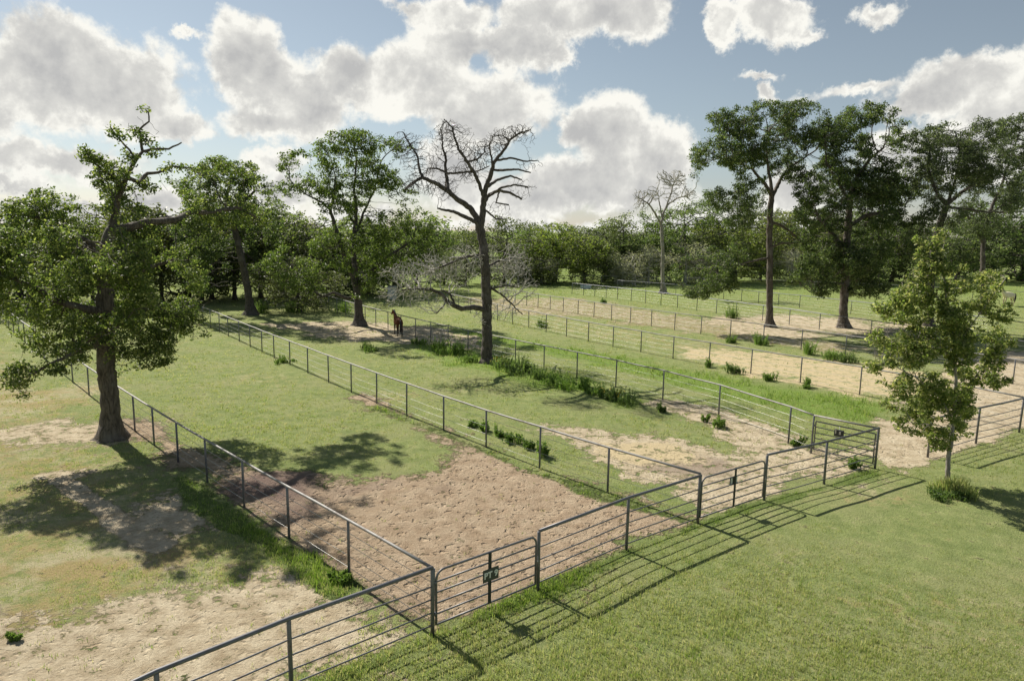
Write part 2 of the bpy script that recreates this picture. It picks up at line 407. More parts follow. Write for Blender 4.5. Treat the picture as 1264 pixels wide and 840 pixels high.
def build_ground():
    ys = [-260, -60, -10, 4]
    rows = [G(632, p).y for p in np.arange(1010, 330, -2.5)]
    ys += [y for y in rows if y > 5] + [160, 190, 230, 300, 420, 700, 1300, 3000, 8000]
    ys = sorted(set(ys))
    s = np.concatenate([[-12, -6, -3, -1.9], np.arange(-1.35, 1.36, .0045), [1.9, 3, 6, 12]])
    Y, Sg = np.meshgrid(np.array(ys), s, indexing='ij'); X = Sg * np.maximum(Y, 9)
    mk = masks(X, Y)
    Z = np.array([noise.noise((x * .12, y * .12, 7)) * .05 + noise.noise((x * .6, y * .6, 9)) * .02 for x, y in zip(X.ravel(), Y.ravel())]).reshape(X.shape)
    Z = Z * (Y > 0) - .03
    bump = np.array([noise.noise((x * 2.4, y * 2.4, 2)) for x, y in zip(X.ravel(), Y.ravel())]).reshape(X.shape)
    Z += bump * .03 * mk['arena'] * (Y < 45)
    V = np.stack([X, Y, Z], -1).reshape(-1, 3)
    ny, nx = X.shape
    i = np.arange((ny - 1) * (nx - 1)); r, c = i // (nx - 1), i % (nx - 1); a = r * nx + c
    Q = np.stack([a, a + 1, a + nx + 1, a + nx], -1)
    m_, t, b = mat('field_ground')
    g = t.new('ShaderNodeNewGeometry'); p = g.outputs['Position']
    A = {k: t.attr(k).outputs['Fac'] for k in mk}
    nL = t.noise(p, .35, 5, .6); nM = t.noise(p, 1.7, 5, .6); nF = t.noise(p, 9, 5, .65); nV = t.noise(p, 38, 3, .7)
    grass = t.mix(t.step(nM, .3, .7), (.15, .20, .064), (.25, .295, .108))
    grass = t.mix(t.math('MULTIPLY', t.step(nL, .42, .66), .5), grass, (.29, .29, .14))
    nD = t.noise(p, 5.5, 6, .75)
    grass = t.mix(t.math('MULTIPLY', t.step(nD, .56, .68), .45), grass, (.075, .10, .04))
    grass = t.mix(t.math('MULTIPLY', t.step(nD, .30, .44, False), -.35), grass, (.3, .3, .16)) if False else grass
    grass = t.mix(t.math('MULTIPLY', t.step(nV, .48, .7), .7), grass, (.36, .35, .19))
    grass = t.mix(t.math('MULTIPLY', t.step(nF, .58, .75), .5), grass, (.08, .10, .035))
    lushc = t.mix(nF, (.10, .165, .032), (.23, .32, .075))
    c = t.mix(A['lush'], grass, lushc)
    dryc = t.mix(nF, (.28, .19, .09), (.46, .36, .19))
    dryc = t.mix(t.step(t.noise(p, .55, 4, .6), .42, .6), dryc, t.mix(nF, (.36, .31, .19), (.56, .49, .33)))
    nS0 = t.noise(p, 4.6, 5, .7, .3)
    dm = t.math('MULTIPLY', t.step(t.math('ADD', A['dry'], t.math('ADD', t.math('MULTIPLY', t.math('SUBTRACT', nM, .5), 1.5), t.math('MULTIPLY', t.math('SUBTRACT', nS0, .5), 1.7))), .2, 1.0), .8)
    c = t.mix(dm, c, dryc)
    sand = t.mix(t.step(nM, .3, .7), (.40, .325, .215), (.60, .52, .375)); sand = t.mix(t.math('MULTIPLY', t.step(nF, .45, .75), .5), sand, (.24, .17, .11))
    soil = t.mix(t.step(nM, .3, .7), (.37, .275, .185), (.51, .405, .285)); soil = t.mix(t.math('MULTIPLY', t.step(nF, .5, .8), .45), soil, (.27, .20, .135))
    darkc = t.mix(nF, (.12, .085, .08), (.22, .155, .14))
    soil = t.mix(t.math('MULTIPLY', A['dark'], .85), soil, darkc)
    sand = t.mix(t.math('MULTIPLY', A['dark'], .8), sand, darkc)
    strawc = t.mix(nF, (.42, .33, .19), (.66, .56, .36))
    nS = t.noise(p, 4.2, 5, .7, .4)
    edge = t.math('ADD', t.math('MULTIPLY', t.math('SUBTRACT', nM, .5), 2.0), t.math('MULTIPLY', t.math('SUBTRACT', nF, .5), 1.2))
    edge = t.math('ADD', edge, t.math('MULTIPLY', t.math('SUBTRACT', nS, .5), 1.6))
    bm_ = t.step(t.math('ADD', A['bare'], edge), .38, .62); am = t.step(t.math('ADD', A['arena'], t.math('MULTIPLY', edge, .85)), .36, .66)
    c = t.mix(bm_, c, sand); c = t.mix(am, c, soil)
    c = t.mix(t.step(t.math('ADD', A['straw'], edge), .45, 1.0), c, strawc)
    c = t.mix(t.step(t.math('ADD', A['strip'], edge), .4, .7), c, t.mix(nF, (.08, .12, .03), (.17, .22, .07)))
    t.put(b.inputs['Base Color'], c); b.inputs['Roughness'].default_value = 1.0; b.inputs['Specular IOR Level'].default_value = .1
    # hoof pocked relief on bare soil, fine blade relief on the turf
    vo = t.new('ShaderNodeTexVoronoi', feature='SMOOTH_F1'); 
    wp = t.new('ShaderNodeVectorMath', operation='ADD'); t.l.new(p, wp.inputs[0])
    nc = t.noise(p, 2.5, 3, col=True); sc = t.new('ShaderNodeVectorMath', operation='SCALE'); t.l.new(nc, sc.inputs[0]); sc.inputs['Scale'].default_value = .5
    t.l.new(sc.outputs[0], wp.inputs[1]); t.l.new(wp.outputs[0], vo.inputs['Vector']); vo.inputs['Scale'].default_value = 4.4
    pit = t.math('ADD', t.math('MULTIPLY', t.step(vo.outputs['Distance'], .03, .33), 1.0), t.math('MULTIPLY', t.noise(p, 11, 5, .75), .7))
    h = t.math('ADD', t.math('MULTIPLY', pit, t.math('ADD', t.math('MULTIPLY', am, .15), t.math('MULTIPLY', bm_, .045))), t.math('MULTIPLY', t.noise(p, 16, 5, .75), .07))
    bn = t.new('ShaderNodeBump'); t.l.new(h, bn.inputs['Height']); bn.inputs['Strength'].default_value = 1.0; bn.inputs['Distance'].default_value = 1.0
    t.l.new(bn.outputs[0], b.inputs['Normal'])
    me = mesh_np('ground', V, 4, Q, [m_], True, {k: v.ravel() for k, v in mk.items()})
    o = ob('ground', me); tag(o, 'grassy paddock ground with bare sandy and brown dirt patches', None, kind='structure')


build_ground()


# ------------------------------------------------------------------ grass blades (stuff)
def scatter_blades(n, sfun, hmul, wmul, seed, keep):
    """returns points inside the photo's view of the ground, drawn evenly in the picture"""
    rg = np.random.default_rng(seed)
    px = rg.uniform(-60, 1330, n); py = rg.uniform(*sfun, n)
    dx = fw.x * FPX + RT.x * (px - W / 2) - UP.x * (py - H / 2); dy = fw.y * FPX + RT.y * (px - W / 2) - UP.y * (py - H / 2); dz = fw.z * FPX + RT.z * (px - W / 2) - UP.z * (py - H / 2)
    t = -CH / dz; X, Y = dx * t, dy * t
    return X, Y


def blades(name, X, Y, hgt, wid, rg, mat_, label, cat=None, spread=.05, per=5):
    n = len(X); X = np.repeat(X, per) + rg.normal(0, spread, n * per) * np.repeat(np.maximum(1, Y / 25), per); Y2 = np.repeat(Y, per)
    Yp = Y2 + rg.normal(0, spread, n * per) * np.maximum(1, Y2 / 25)
    h = np.repeat(hgt, per) * rg.uniform(.5, 1.2, n * per); w = np.repeat(wid, per) * rg.uniform(.7, 1.3, n * per)
    a = rg.uniform(0, 2 * math.pi, n * per); lean = rg.uniform(.2, 1.1, n * per) * h; la = rg.uniform(0, 2 * math.pi, n * per)
    b0 = np.stack([X - np.cos(a) * w, Yp - np.sin(a) * w, np.full_like(X, -.05)], -1)
    b1 = np.stack([X + np.cos(a) * w, Yp + np.sin(a) * w, np.full_like(X, -.05)], -1)
    tp = np.stack([X + np.cos(la) * lean, Yp + np.sin(la) * lean, h], -1)
    V = np.stack([b0, b1, tp], 1).reshape(-1, 3)
    c = np.repeat(np.repeat(rg.uniform(0, 1, n), per), 3); v = np.repeat(rg.uniform(0, 1, n * per), 3)
    me = mesh_np(name, V, 3, np.arange(len(V)), [mat_], False, {'c': c, 'v': v})
    return tag(ob(name, me), label, None, kind='stuff')


L_GRASS = leaf_mat('turf_blades', (.20, .255, .082), (.30, .345, .135), (.52, .46, .28), .45, (1.5, 1.55, 1.0), .15)
L_TALL = leaf_mat('tall_grass_blades', (.11, .18, .035), (.21, .31, .065), (.36, .42, .15), .4, (1.5, 1.6, .8), .15)
rg = np.random.default_rng(11)
X, Y = scatter_blades(100000, (352, 900), 1, 1, 3, None)
mk = masks(X, Y)
keep = rg.uniform(0, 1, len(X)) > np.clip(mk['bare'] * 1.05 + mk['arena'] * 1.15 + mk['straw'] * .9 + mk['dry'] * .5, 0, .985)
patch = np.array([noise.noise((x * .8, y * .8, 5)) for x, y in zip(X, Y)]); keep &= patch + rg.uniform(-.9, .9, len(X)) > -.45
X, Y = X[keep], Y[keep]; hh = rg.uniform(.018, .055, len(X)) * np.maximum(1, Y / 30)
blades('turf', X, Y, hh, .008 * np.maximum(1, Y / 18), rg, L_GRASS, 'short mown turf blades over the lawn and paddocks')
X, Y = scatter_blades(90000, (352, 900), 1, 1, 4, None)
mk = masks(X, Y); tall = np.maximum(mk['lush'] * (Y < 120), mk['strip'])
patch = np.array([noise.noise((x * .5, y * .5, 15)) for x, y in zip(X, Y)])
lump = np.array([noise.noise((x * 1.6, y * 1.6, 25)) for x, y in zip(X, Y)])
open_ = np.clip(1 - mk['bare'] * .9 - mk['arena'] * 1.2, 0, 1)
tall = np.maximum(tall, open_ * .22 * (Y > 0))
keep = rg.uniform(0, 1, len(X)) < np.where(tall > .25, tall * np.clip(.55 + patch * 1.2, .1, 1), tall * np.clip(lump * 2.4 - .35, 0, 1))
X, Y, tl = X[keep], Y[keep], tall[keep]; hh = rg.uniform(.10, .30, len(X)) * np.where(tl > .25, .6 + .5 * tl, .34) * np.where(Y < 28, .5, 1)
blades('tall_grass', X, Y, hh, .009 * np.maximum(1, Y / 20), rg, L_TALL, 'taller rough grass along the fence feet and the alley', spread=.06, per=5)


# ------------------------------------------------------------------ fences
UNIT_POST = {}


def post_mesh(r, h, mt):
    k = (r, h, mt.name)
    if k not in UNIT_POST:
        UNIT_POST[k] = tube_mesh([([(0, 0, -.12), (0, 0, h - .01), (0, 0, h)], [r, r, r * .8])], mt, 10, 'post')
    return UNIT_POST[k]


def catmull(pts, n=6):
    out = []
    for i in range(len(pts) - 1):
        p0 = pts[max(i - 1, 0)]; p1, p2 = pts[i], pts[i + 1]; p3 = pts[min(i + 2, len(pts) - 1)]
        for k in range(n):
            t = k / n
            out.append(.5 * ((2 * p1) + (p2 - p0) * t + (2 * p0 - 5 * p1 + 4 * p2 - p3) * t * t + (3 * p1 - p0 - 3 * p2 + p3) * t ** 3))
    out.append(pts[-1]); return out


def fence(label, pix, group, h=1.45, kind='wire', deg=2, r_post=.036, rail_r=.036, extra=None, name='pipe_fence', skip_ends=False, mrail=None, wires=4, posts_only=None):
    pix = list(pix)
    if deg:
        xs = np.array([p[0] for p in pix], float); yy = np.array([p[1] for p in pix], float)
        co = np.polyfit(xs, yy, deg); pix2 = [(x, np.polyval(co, x)) for x in xs]
        if len(pix) > 3: pix = pix2
    P = [G(*p) for p in pix]
    if extra: P = extra(P)
    o0 = P[0]
    root = empty(name, o0, label, 'fence', group)
    L = [p - o0 for p in P]; LR = []
    for i, p in enumerate(L):
        LR.append(p + Vector((0, 0, random.gauss(0, .008))))
        if i < len(L) - 1: LR.append((p + L[i + 1]) / 2 + Vector((0, 0, random.gauss(-.006, .006))))
    for i, p in enumerate(L):
        if skip_ends and i in (0, len(L) - 1): continue
        po = ob('post', post_mesh(r_post, h - .02, M_PIPE if kind == 'pipe' else M_POST), root, p); po.rotation_euler = (random.gauss(0, .007), random.gauss(0, .007), random.uniform(0, 6.28))
    ob('top_rail', tube_mesh([([p + Vector((0, 0, h)) for p in LR], rail_r)], mrail or (M_PIPE if kind == 'pipe' else M_RAIL), 8), root)
    if kind == 'pipe':
        for z in (.16, .45, .74, 1.05):
            ob('rail', tube_mesh([([p + Vector((0, 0, z + random.gauss(0, .007))) for p in LR], .018)], M_PIPE, 6), root)
    elif wires:
        for k in range(wires):
            z = .22 + (h - .25) * k / wires
            pts = []
            for i in range(len(L) - 1):
                pts.append(L[i] + Vector((0, 0, z)))
                md = (L[i] + L[i + 1]) / 2; pts.append(md + Vector((0, 0, z - .012)))
            pts.append(L[-1] + Vector((0, 0, z)))
            ob('wire', tube_mesh([(pts, .0065)], M_WIRE, 4), root)
    return root, P


GF = 'dark pipe rail fence panels along the front lawn'
front = [G(*p) for p in FRONT]
# left panel run, middle run, right run: dark pipe fences with four lower rails
fence('nearest dark pipe rail panel from the lower left corner to the PT 9 gate', FRONT[:4], GF, 1.46, 'pipe', 0, .042, .042)
fence('dark pipe rail panel between the PT 9 gate and the second gate', FRONT[4:7], GF, 1.46, 'pipe', 0, .042, .042)
fence('dark pipe rail panel between the second gate and the right corner post', FRONT[7:], GF, 1.52, 'pipe', 0, .042, .042)
GW = 'long pipe and wire fences running back between the paddocks'
F1 = [(534, 780), (431, 708), (357, 663), (301.6, 626), (256, 594), (220, 569.5), (190.4, 548.5), (166.6, 527), (137, 507), (110, 487), (90, 472), (72, 458), (55, 443), (42, 432), (31, 423), (24, 417), (17, 411), (11, 405), (5, 399), (0, 394), (-6, 389), (-12, 384)]
F2 = [(861, 645), (750, 604), (666, 576), (600, 553), (547.7, 531), (502, 514), (465, 497), (433.7, 483), (405.7, 471), (380, 459), (358, 450), (338.5, 441), (323.5, 434), (309, 427), (295.5, 421), (282, 414), (271, 410), (260, 405), (251, 400)]
F3 = [(1001, 556), (973, 548), (887, 514), (818, 490), (760, 477), (712, 467), (671.4, 456), (636, 448), (604, 440), (577.7, 433), (553, 427), (531.7, 421), (513, 416.6), (495, 411), (479, 407), (464, 402), (451, 398), (438, 394), (427, 390), (416, 386), (406, 382), (397, 379), (388, 377)]
F4 = [(1258, 532), (1190, 512), (1122, 498), (1061, 484), (987.7, 473), (926.6, 462), (875, 452), (830.6, 443), (791, 434.5), (756.6, 427), (726, 420), (699, 414), (674, 408), (652.6, 403), (632.6, 398.6), (614, 394), (597, 390), (581, 386), (566, 383), (552, 380)]
F5 = [(1330, 490), (1250, 473), (1172, 460), (1104, 449), (1043, 439), (988.6, 431), (942, 424.5), (901, 418), (865, 412), (832.6, 407), (804, 402), (777.7, 398), (754.6, 394), (733, 390), (713.4, 387), (695, 384), (679, 381.5), (664, 379), (650, 377), (636, 375), (622, 373)]
F6 = [(1290, 452), (1215, 440), (1140, 428), (1074, 416), (1011, 407), (974, 401), (941, 396), (908.6, 390), (884, 386.5), (860, 382.5), (836, 379), (815.7, 376), (796.6, 373.5), (779, 371), (762, 369), (748, 367.5), (734, 366), (720, 364.5), (706, 363)]
F7 = [(1264, 420), (1190, 405), (1110, 395), (1050, 388), (986.6, 381), (960.6, 377), (936, 374), (915, 371.5), (893, 369), (873, 367), (853, 365), (834, 363), (815, 361.5), (797, 360.5), (780, 359.5), (762, 358.5)]
F8 = [(1340, 379), (1270, 374), (1200, 370), (1130, 366), (1065, 362), (1005, 359), (950, 357), (905, 355.5), (860, 354), (820, 353), (780, 352.5), (742, 352), (710, 351.5), (680, 351), (650, 351)]
fence('left wire fence with pale top pipe passing the big left oak', F1, GW, 1.45, deg=4)
fence('wire fence with pale top pipe along the right side of the brown dirt paddock', F2, GW, 1.5, deg=3)
_, P3 = fence('wire fence passing behind the bare dead tree and the brown horse', F3, GW, 1.5, deg=4)
fence('wire fence along the far side of the tall grass alley, beyond the leafy weeds', F4, GW, 1.5, deg=3)
fence('wire fence in front of the two right oaks, behind the straw coloured strip', F5, GW, 1.5, deg=3)
fence('wire fence passing just behind the trunks of the two right oaks', F6, GW, 1.5, deg=3, mrail=M_POST)
fence('faint wire fence crossing the bright green field beyond the two right oaks', F7, GW, 1.45, deg=3, mrail=M_POST)
fence('farthest pale rail fence along the foot of the tree line', F8, GW, 1.5, deg=2, wires=3)
fence('far left paddock fence behind the leaning oak', [(352, 371), (372, 369), (392, 367.5), (414, 366), (436, 365), (460, 364)], GW, 1.4, deg=0, wires=3)
# short pipe fence on the right behind the young tree
fence('dark pipe rail fence panel behind the young broadleaf tree at the right', [(1145, 563), (1204.6, 546), (1258, 532)], GF, 1.5, 'pipe', 0, .042, .042)


def gate(p0, p1, label, sign=None, h=1.36, group='tubular steel paddock gates', ins=.09, center=True, rails=4, r=.2):
    d = (p1 - p0); d.z = 0; Lg = d.length; rz = math.atan2(d.y, d.x)
    a = p0 + d.normalized() * ins; Lg -= 2 * ins
    root = empty('paddock_gate', a, label, 'gate', group, rz)
    z0, z1 = .15, h
    pts = [(0, 0, z0), (0, 0, z1 - r)]
    for k in range(1, 6):
        t = k / 6 * math.pi / 2; pts.append((r - r * math.cos(t), 0, z1 - r + r * math.sin(t)))
    pts.append((r, 0, z1)); pts.append((Lg - r, 0, z1))
    for k in range(1, 6):
        t = k / 6 * math.pi / 2; pts.append((Lg - r + r * math.sin(t), 0, z1 - r + r * math.cos(t)))
    pts += [(Lg, 0, z1 - r), (Lg, 0, z0)]
    ob('gate_frame', tube_mesh([(pts, .026)], M_PIPE, 10), root)
    ob('bottom_rail', tube_mesh([([(0, 0, z0), (Lg, 0, z0)], .022)], M_PIPE, 8), root)
    for k in range(rails):
        z = z0 + (z1 - z0) * (k + 1) / (rails + 1)
        ob('rail', tube_mesh([([(0.01, 0, z), (Lg - .01, 0, z)], .02)], M_PIPE, 8), root)
    if center: ob('center_bar', box_mesh([(Lg * .5, -.033, (z0 + z1) / 2, .085, .02, z1 - z0)], M_BLACK, .003), root)
    hg = tube_mesh([([(-.09, 0, .4), (-.02, 0, .4)], .015), ([(-.09, 0, 1.1), (-.02, 0, 1.1)], .015), ([(-.02, 0, .36), (-.02, 0, .44)], .03), ([(-.02, 0, 1.06), (-.02, 0, 1.14)], .03)], M_PIPE, 8)
    ob('hinge', hg, root)
    ob('latch', tube_mesh([([(Lg + .0, -.01, .72), (Lg + .09, -.03, .72)], .012), ([(Lg + .03, -.06, .6), (Lg + .03, -.03, .85)], .008)], M_WIRE, 6), root)
    return root, Lg


M_BLACK = simple('black_paint', (.022, .026, .026), .5)
M_SIGN = simple('dark_green_sign', (.055, .066, .058), .5, 0, .15, 12)
M_WHITE = simple('stencil_white', (.72, .74, .66), .6, 0, .12, 22)
g1, L1 = gate(front[3], front[4], 'tubular gate with rounded corners carrying the PT 9 sign')
pl = ob('sign_plate', box_mesh([(L1 * .5 + .01, -.058, .86, .44, .012, .30)], M_SIGN, .003), g1)
tx = bpy.data.curves.new('t', 'FONT'); tx.body = 'PT 9'; tx.size = .2; tx.extrude = .003; tx.offset = .007; tx.space_character = 1.02; tx.align_x = 'CENTER'; tx.align_y = 'CENTER'
tob = bpy.data.objects.new('t', tx); me = bpy.data.meshes.new_from_object(tob); me.materials.clear(); me.materials.append(M_WHITE)
bpy.data.objects.remove(tob)
lt = ob('lettering', me, pl, (L1 * .5 + .01, -.068, .86)); lt.rotation_euler = (R(90), 0, 0)
g2, L2 = gate(front[6], front[7], 'second tubular gate in the front fence, with a grey plate behind its center bar')
p2 = ob('sign_plate', box_mesh([(L2 * .5, .03, .98, .36, .012, .25)], M_SIGN, .003), g2)
ob('pale_stripes', box_mesh([(L2 * .5 - .12, -.002 + .02, .98, .05, .006, .2), (L2 * .5 - .07, .018, .98, .03, .006, .2), (L2 * .5 + .09, .018, .98, .03, .006, .2), (L2 * .5 + .14, .018, .98, .05, .006, .2)], M_WHITE, .001), p2)
# gate in the side fence at the right corner
ga, gb = P3[0], front[9]
g3, L3 = gate(ga, gb, 'side gate at the right corner post with a small black box on its rails', center=False, h=1.28, r=.04)
ob('stay_wire', tube_mesh([([(L3 * .42, -.03, .18), (L3 * .42, -.03, 1.28)], .007)], M_WIRE, 6), g3)
bb = ob('sign_box', box_mesh([(L3 * .42, -.06, 1.02, .34, .10, .26)], M_BLACK, .01), g3)
ob('clip', box_mesh([(L3 * .42 - .1, -.125, 1.10, .05, .02, .20), (L3 * .42 + .06, -.125, 1.04, .07, .02, .10)], M_WIRE, .003), bb)
tr_ = empty('corner_rail', ga, 'pale top pipe over the side gate joining the corner post', 'rail')
ob('rail', tube_mesh([([(0, 0, 1.5), gb - ga + Vector((0, 0, 1.5))], .036)], M_RAIL, 8), tr_)
# gate behind the young tree in the right hand corner
# ------------------------------------------------------------------ trees
def grow(guides, att, D, kill, jit, rng, maxn=14000, iters=90, trop=.0):
    pos, par, rad = [], [], []
    for gi, gl in enumerate(guides):
        if gi == 0: last = -1; start = 0
        else:
            p0 = gl[0][0]; last = min(range(len(pos)), key=lambda k: (pos[k] - p0).length_squared); start = 0
            if (pos[last] - p0).length < 1e-3: start = 1
        prevp, prevr = (pos[last], rad[last]) if last >= 0 else (None, None)
        for j in range(start, len(gl)):
            p, r = gl[j]
            if prevp is None: pos.append(p); par.append(-1); rad.append(r)
            else:
                seg = (p - prevp).length; n = max(1, int(round(seg / D)))
                if j == start and gi > 0: prevr = min(prevr, r * 1.25)
                for k in range(1, n + 1):
                    t = k / n; w = Vector((rng.gauss(0, 1), rng.gauss(0, 1), rng.gauss(0, .6))) * (.07 * D if k < n else 0) * (1 + jit)
                    pos.append(prevp.lerp(p, t) + w); par.append(last if k == 1 else len(pos) - 2); rad.append(prevr + (r - prevr) * t)
            prevp, prevr = p, r; last = len(pos) - 1
    ng = len(pos)
    alive = list(att); kids = {}
    for it in range(iters):
        if not alive or len(pos) > maxn: break
        kd = KDTree(len(pos))
        for i, p in enumerate(pos): kd.insert(p, i)
        kd.balance()
        acc = {}; nxt = []
        for a in alive:
            co, i, d = kd.find(a)
            if d < kill: continue
            nxt.append(a)
            v = (a - co) / d
            if i in acc: acc[i] += v
            else: acc[i] = v.copy()
        alive = nxt; grew = 0
        for i, v in acc.items():
            if v.length < 1e-4: continue
            v.normalize()
            if par[i] >= 0:
                pd = (pos[i] - pos[par[i]])
                if pd.length > 1e-5: v = v + pd.normalized() * .35
            v += Vector((rng.gauss(0, jit), rng.gauss(0, jit), rng.gauss(0, jit) + trop)); v.normalize()
            np_ = pos[i] + v * D
            if any((pos[k] - np_).length < .35 * D for k in kids.get(i, ())): continue
            pos.append(np_); par.append(i); rad.append(0.0); kids.setdefault(i, []).append(len(pos) - 1); grew += 1
        if not grew: break
    return pos, par, rad, ng


def radii(pos, par, rad, ng, tip, base, emax=.62):
    n = len(pos); cnt = [0] * n; ch = [[] for _ in range(n)]
    for i in range(n):
        if par[i] >= 0: ch[par[i]].append(i)
    for i in range(n - 1, -1, -1):
        if not ch[i]: cnt[i] = 1
        if par[i] >= 0 and par[i] < i: cnt[par[i]] += cnt[i]
    out = [0.0] * n
    for i in range(n):
        r = tip * (cnt[i] ** .5)
        if i < ng: r = rad[i]
        if par[i] >= 0: r = min(r, out[par[i]] * .97 if i >= ng else r)
        out[i] = max(r, tip * .6)
    return out, ch, cnt


def chains(pos, par, rr, ch, lo, hi):
    """branches as runs of nodes; only the runs whose start radius is in [lo,hi)"""
    runs = []
    stack = [(0, None)]
    while stack:
        s, pa = stack.pop()
        run = [s] if pa is None else [pa, s]
        cur = s
        while ch[cur]:
            k = max(ch[cur], key=lambda c: rr[c])
            for c in ch[cur]:
                if c != k: stack.append((c, cur))
            run.append(k); cur = k
        runs.append(run)
    return runs


def wood_mesh(name, pos, rr, runs, mt, origin, lo, hi, flare=None, bumpy=.0):
    V, F3, F4 = [], [], []
    for run in runs:
        # cut the run to the part whose radius is in the band
        idx = [i for i in range(len(run)) if lo <= rr[run[max(i, 1)] if len(run) > 1 else run[0]] < hi]
        if len(idx) < 1: continue
        i0, i1 = idx[0], idx[-1]; i0 = max(0, i0 - 1); sub = run[i0:i1 + 1]
        if len(sub) < 2: continue
        n = len(sub); ref = None
        r0 = rr[sub[1]]; seg = 16 if r0 > .2 else 9 if r0 > .07 else 6 if r0 > .03 else 3
        base = len(V)
        for j, s in enumerate(sub):
            p = pos[s]; a = pos[sub[max(j - 1, 0)]]; b = pos[sub[min(j + 1, n - 1)]]
            d = (b - a)
            d = d.normalized() if d.length > 1e-6 else Vector((0, 0, 1))
            if ref is None: ref = d.orthogonal().normalized()
            ref = ref - d * ref.dot(d); ref = ref.normalized() if ref.length > 1e-5 else d.orthogonal().normalized()
            bb = d.cross(ref); r = rr[s] if j > 0 else min(rr[s], rr[sub[1]] * 1.15)
            zz = p.z - origin.z
            for k in range(seg):
                an = 2 * math.pi * k / seg; r2 = r
                if flare and s < 40 and zz < flare[0] and r0 > .12: r2 = r * (1 + flare[1] * (1 - zz / flare[0]) ** 2.2 * (1 + .45 * math.sin(an * 5 + 1.3)))
                if bumpy and seg >= 9: r2 *= 1 + bumpy * noise.noise(p * 2.2 + Vector((math.cos(an), math.sin(an), 0)) * 1.4)
                V.append(p + (ref * math.cos(an) + bb * math.sin(an)) * r2 - origin)
        for j in range(n - 1):
            for k in range(seg):
                a = base + j * seg + k; b = base + j * seg + (k + 1) % seg
                F4 += [a, b, b + seg, a + seg]
    if not F4: return None
    return mesh_np(name, np.array([tuple(v) for v in V]), 4, F4, [mt], True)


def leaf_mesh(name, centers, per, spread, size, mt, rng, flat=.7, origin=Vector((0, 0, 0)), narrow=.55, cvals=None, extra=None):
    C = np.array([tuple(c - origin) for c in centers]); n = len(C)
    cc = np.repeat(C, per, 0)
    cv = np.repeat(rng.uniform(0, 1, n) if cvals is None else cvals, per)
    if extra and extra[0]:
        C2 = np.array([tuple(c - origin) for c in extra[0]]); cc = np.concatenate([cc, np.repeat(C2, extra[1], 0)]); cv = np.concatenate([cv, np.repeat(extra[3], extra[1])])
    N = len(cc)
    off = rng.normal(0, 1, (N, 3)); off /= np.linalg.norm(off, axis=1, keepdims=True) + 1e-9
    off *= (rng.uniform(0, 1, (N, 1)) ** .5) * spread; off[:, 2] *= flat
    P = cc + off
    nrm = rng.normal(0, 1, (N, 3)) + np.array([0, 0, .7]) + off / spread * .5; nrm /= np.linalg.norm(nrm, axis=1, keepdims=True)
    t = rng.normal(0, 1, (N, 3)); t -= nrm * (t * nrm).sum(1, keepdims=True); t /= np.linalg.norm(t, axis=1, keepdims=True)
    b = np.cross(nrm, t); s = size * rng.uniform(.6, 1.3, (N, 1))
    V = np.stack([P - t * s * .5, P + b * s * narrow * .5 + t * s * .05, P + t * s * .5 - nrm * s * .12, P - b * s * narrow * .5 + t * s * .05], 1).reshape(-1, 3)
    c = np.repeat(cv, 4); v = np.repeat(rng.uniform(0, 1, N), 4)
    return mesh_np(name, V, 4, np.arange(len(V)), [mt], False, {'c': c, 'v': v})


def blob_points(blobs, n, rng, gap=.0, gscale=.5, shell=.0):
    """blobs: (center Vector, rx, ry, rz, weight)"""
    w = np.array([b[4] * b[1] * b[2] * b[3] for b in blobs]); w = w / w.sum(); out = []; tries = 0
    rs = random.Random(int(rng.integers(1e9)))
    pick = rng.choice(len(blobs), n * 4, p=w)
    for k in pick:
        c, rx, ry, rz, _ = blobs[k]
        d = Vector((rs.gauss(0, 1), rs.gauss(0, 1), rs.gauss(0, 1))).normalized() * (rs.uniform(shell, 1) ** (1 / 3) if not shell else rs.uniform(shell, 1))
        p = c + Vector((d.x * rx, d.y * ry, d.z * rz))
        if p.z < .35: continue
        if gap and noise.noise(p * gscale) < gap * rs.uniform(.5, 1.2) - .12: continue
        out.append(p)
        if len(out) >= n: break
    return out


def px_blobs(bl, Y0):
    out = []
    for b in bl:
        x, y, rx, ry, dep = b[:5]; w = b[5] if len(b) > 5 else 1; k = (Y0 + dep) / FPX * 1.01
        rd = b[6] if len(b) > 6 else rx * k * .95
        out.append((PY(x, y, Y0 + dep), rx * k, rd, ry * k, w))
    return out


def px_guide(gl, Y0):
    # (x, y, depth, radius_px)
    return [(PY(x, y, Y0 + d), r * (Y0 + d) / FPX) for (x, y, d, r) in gl]


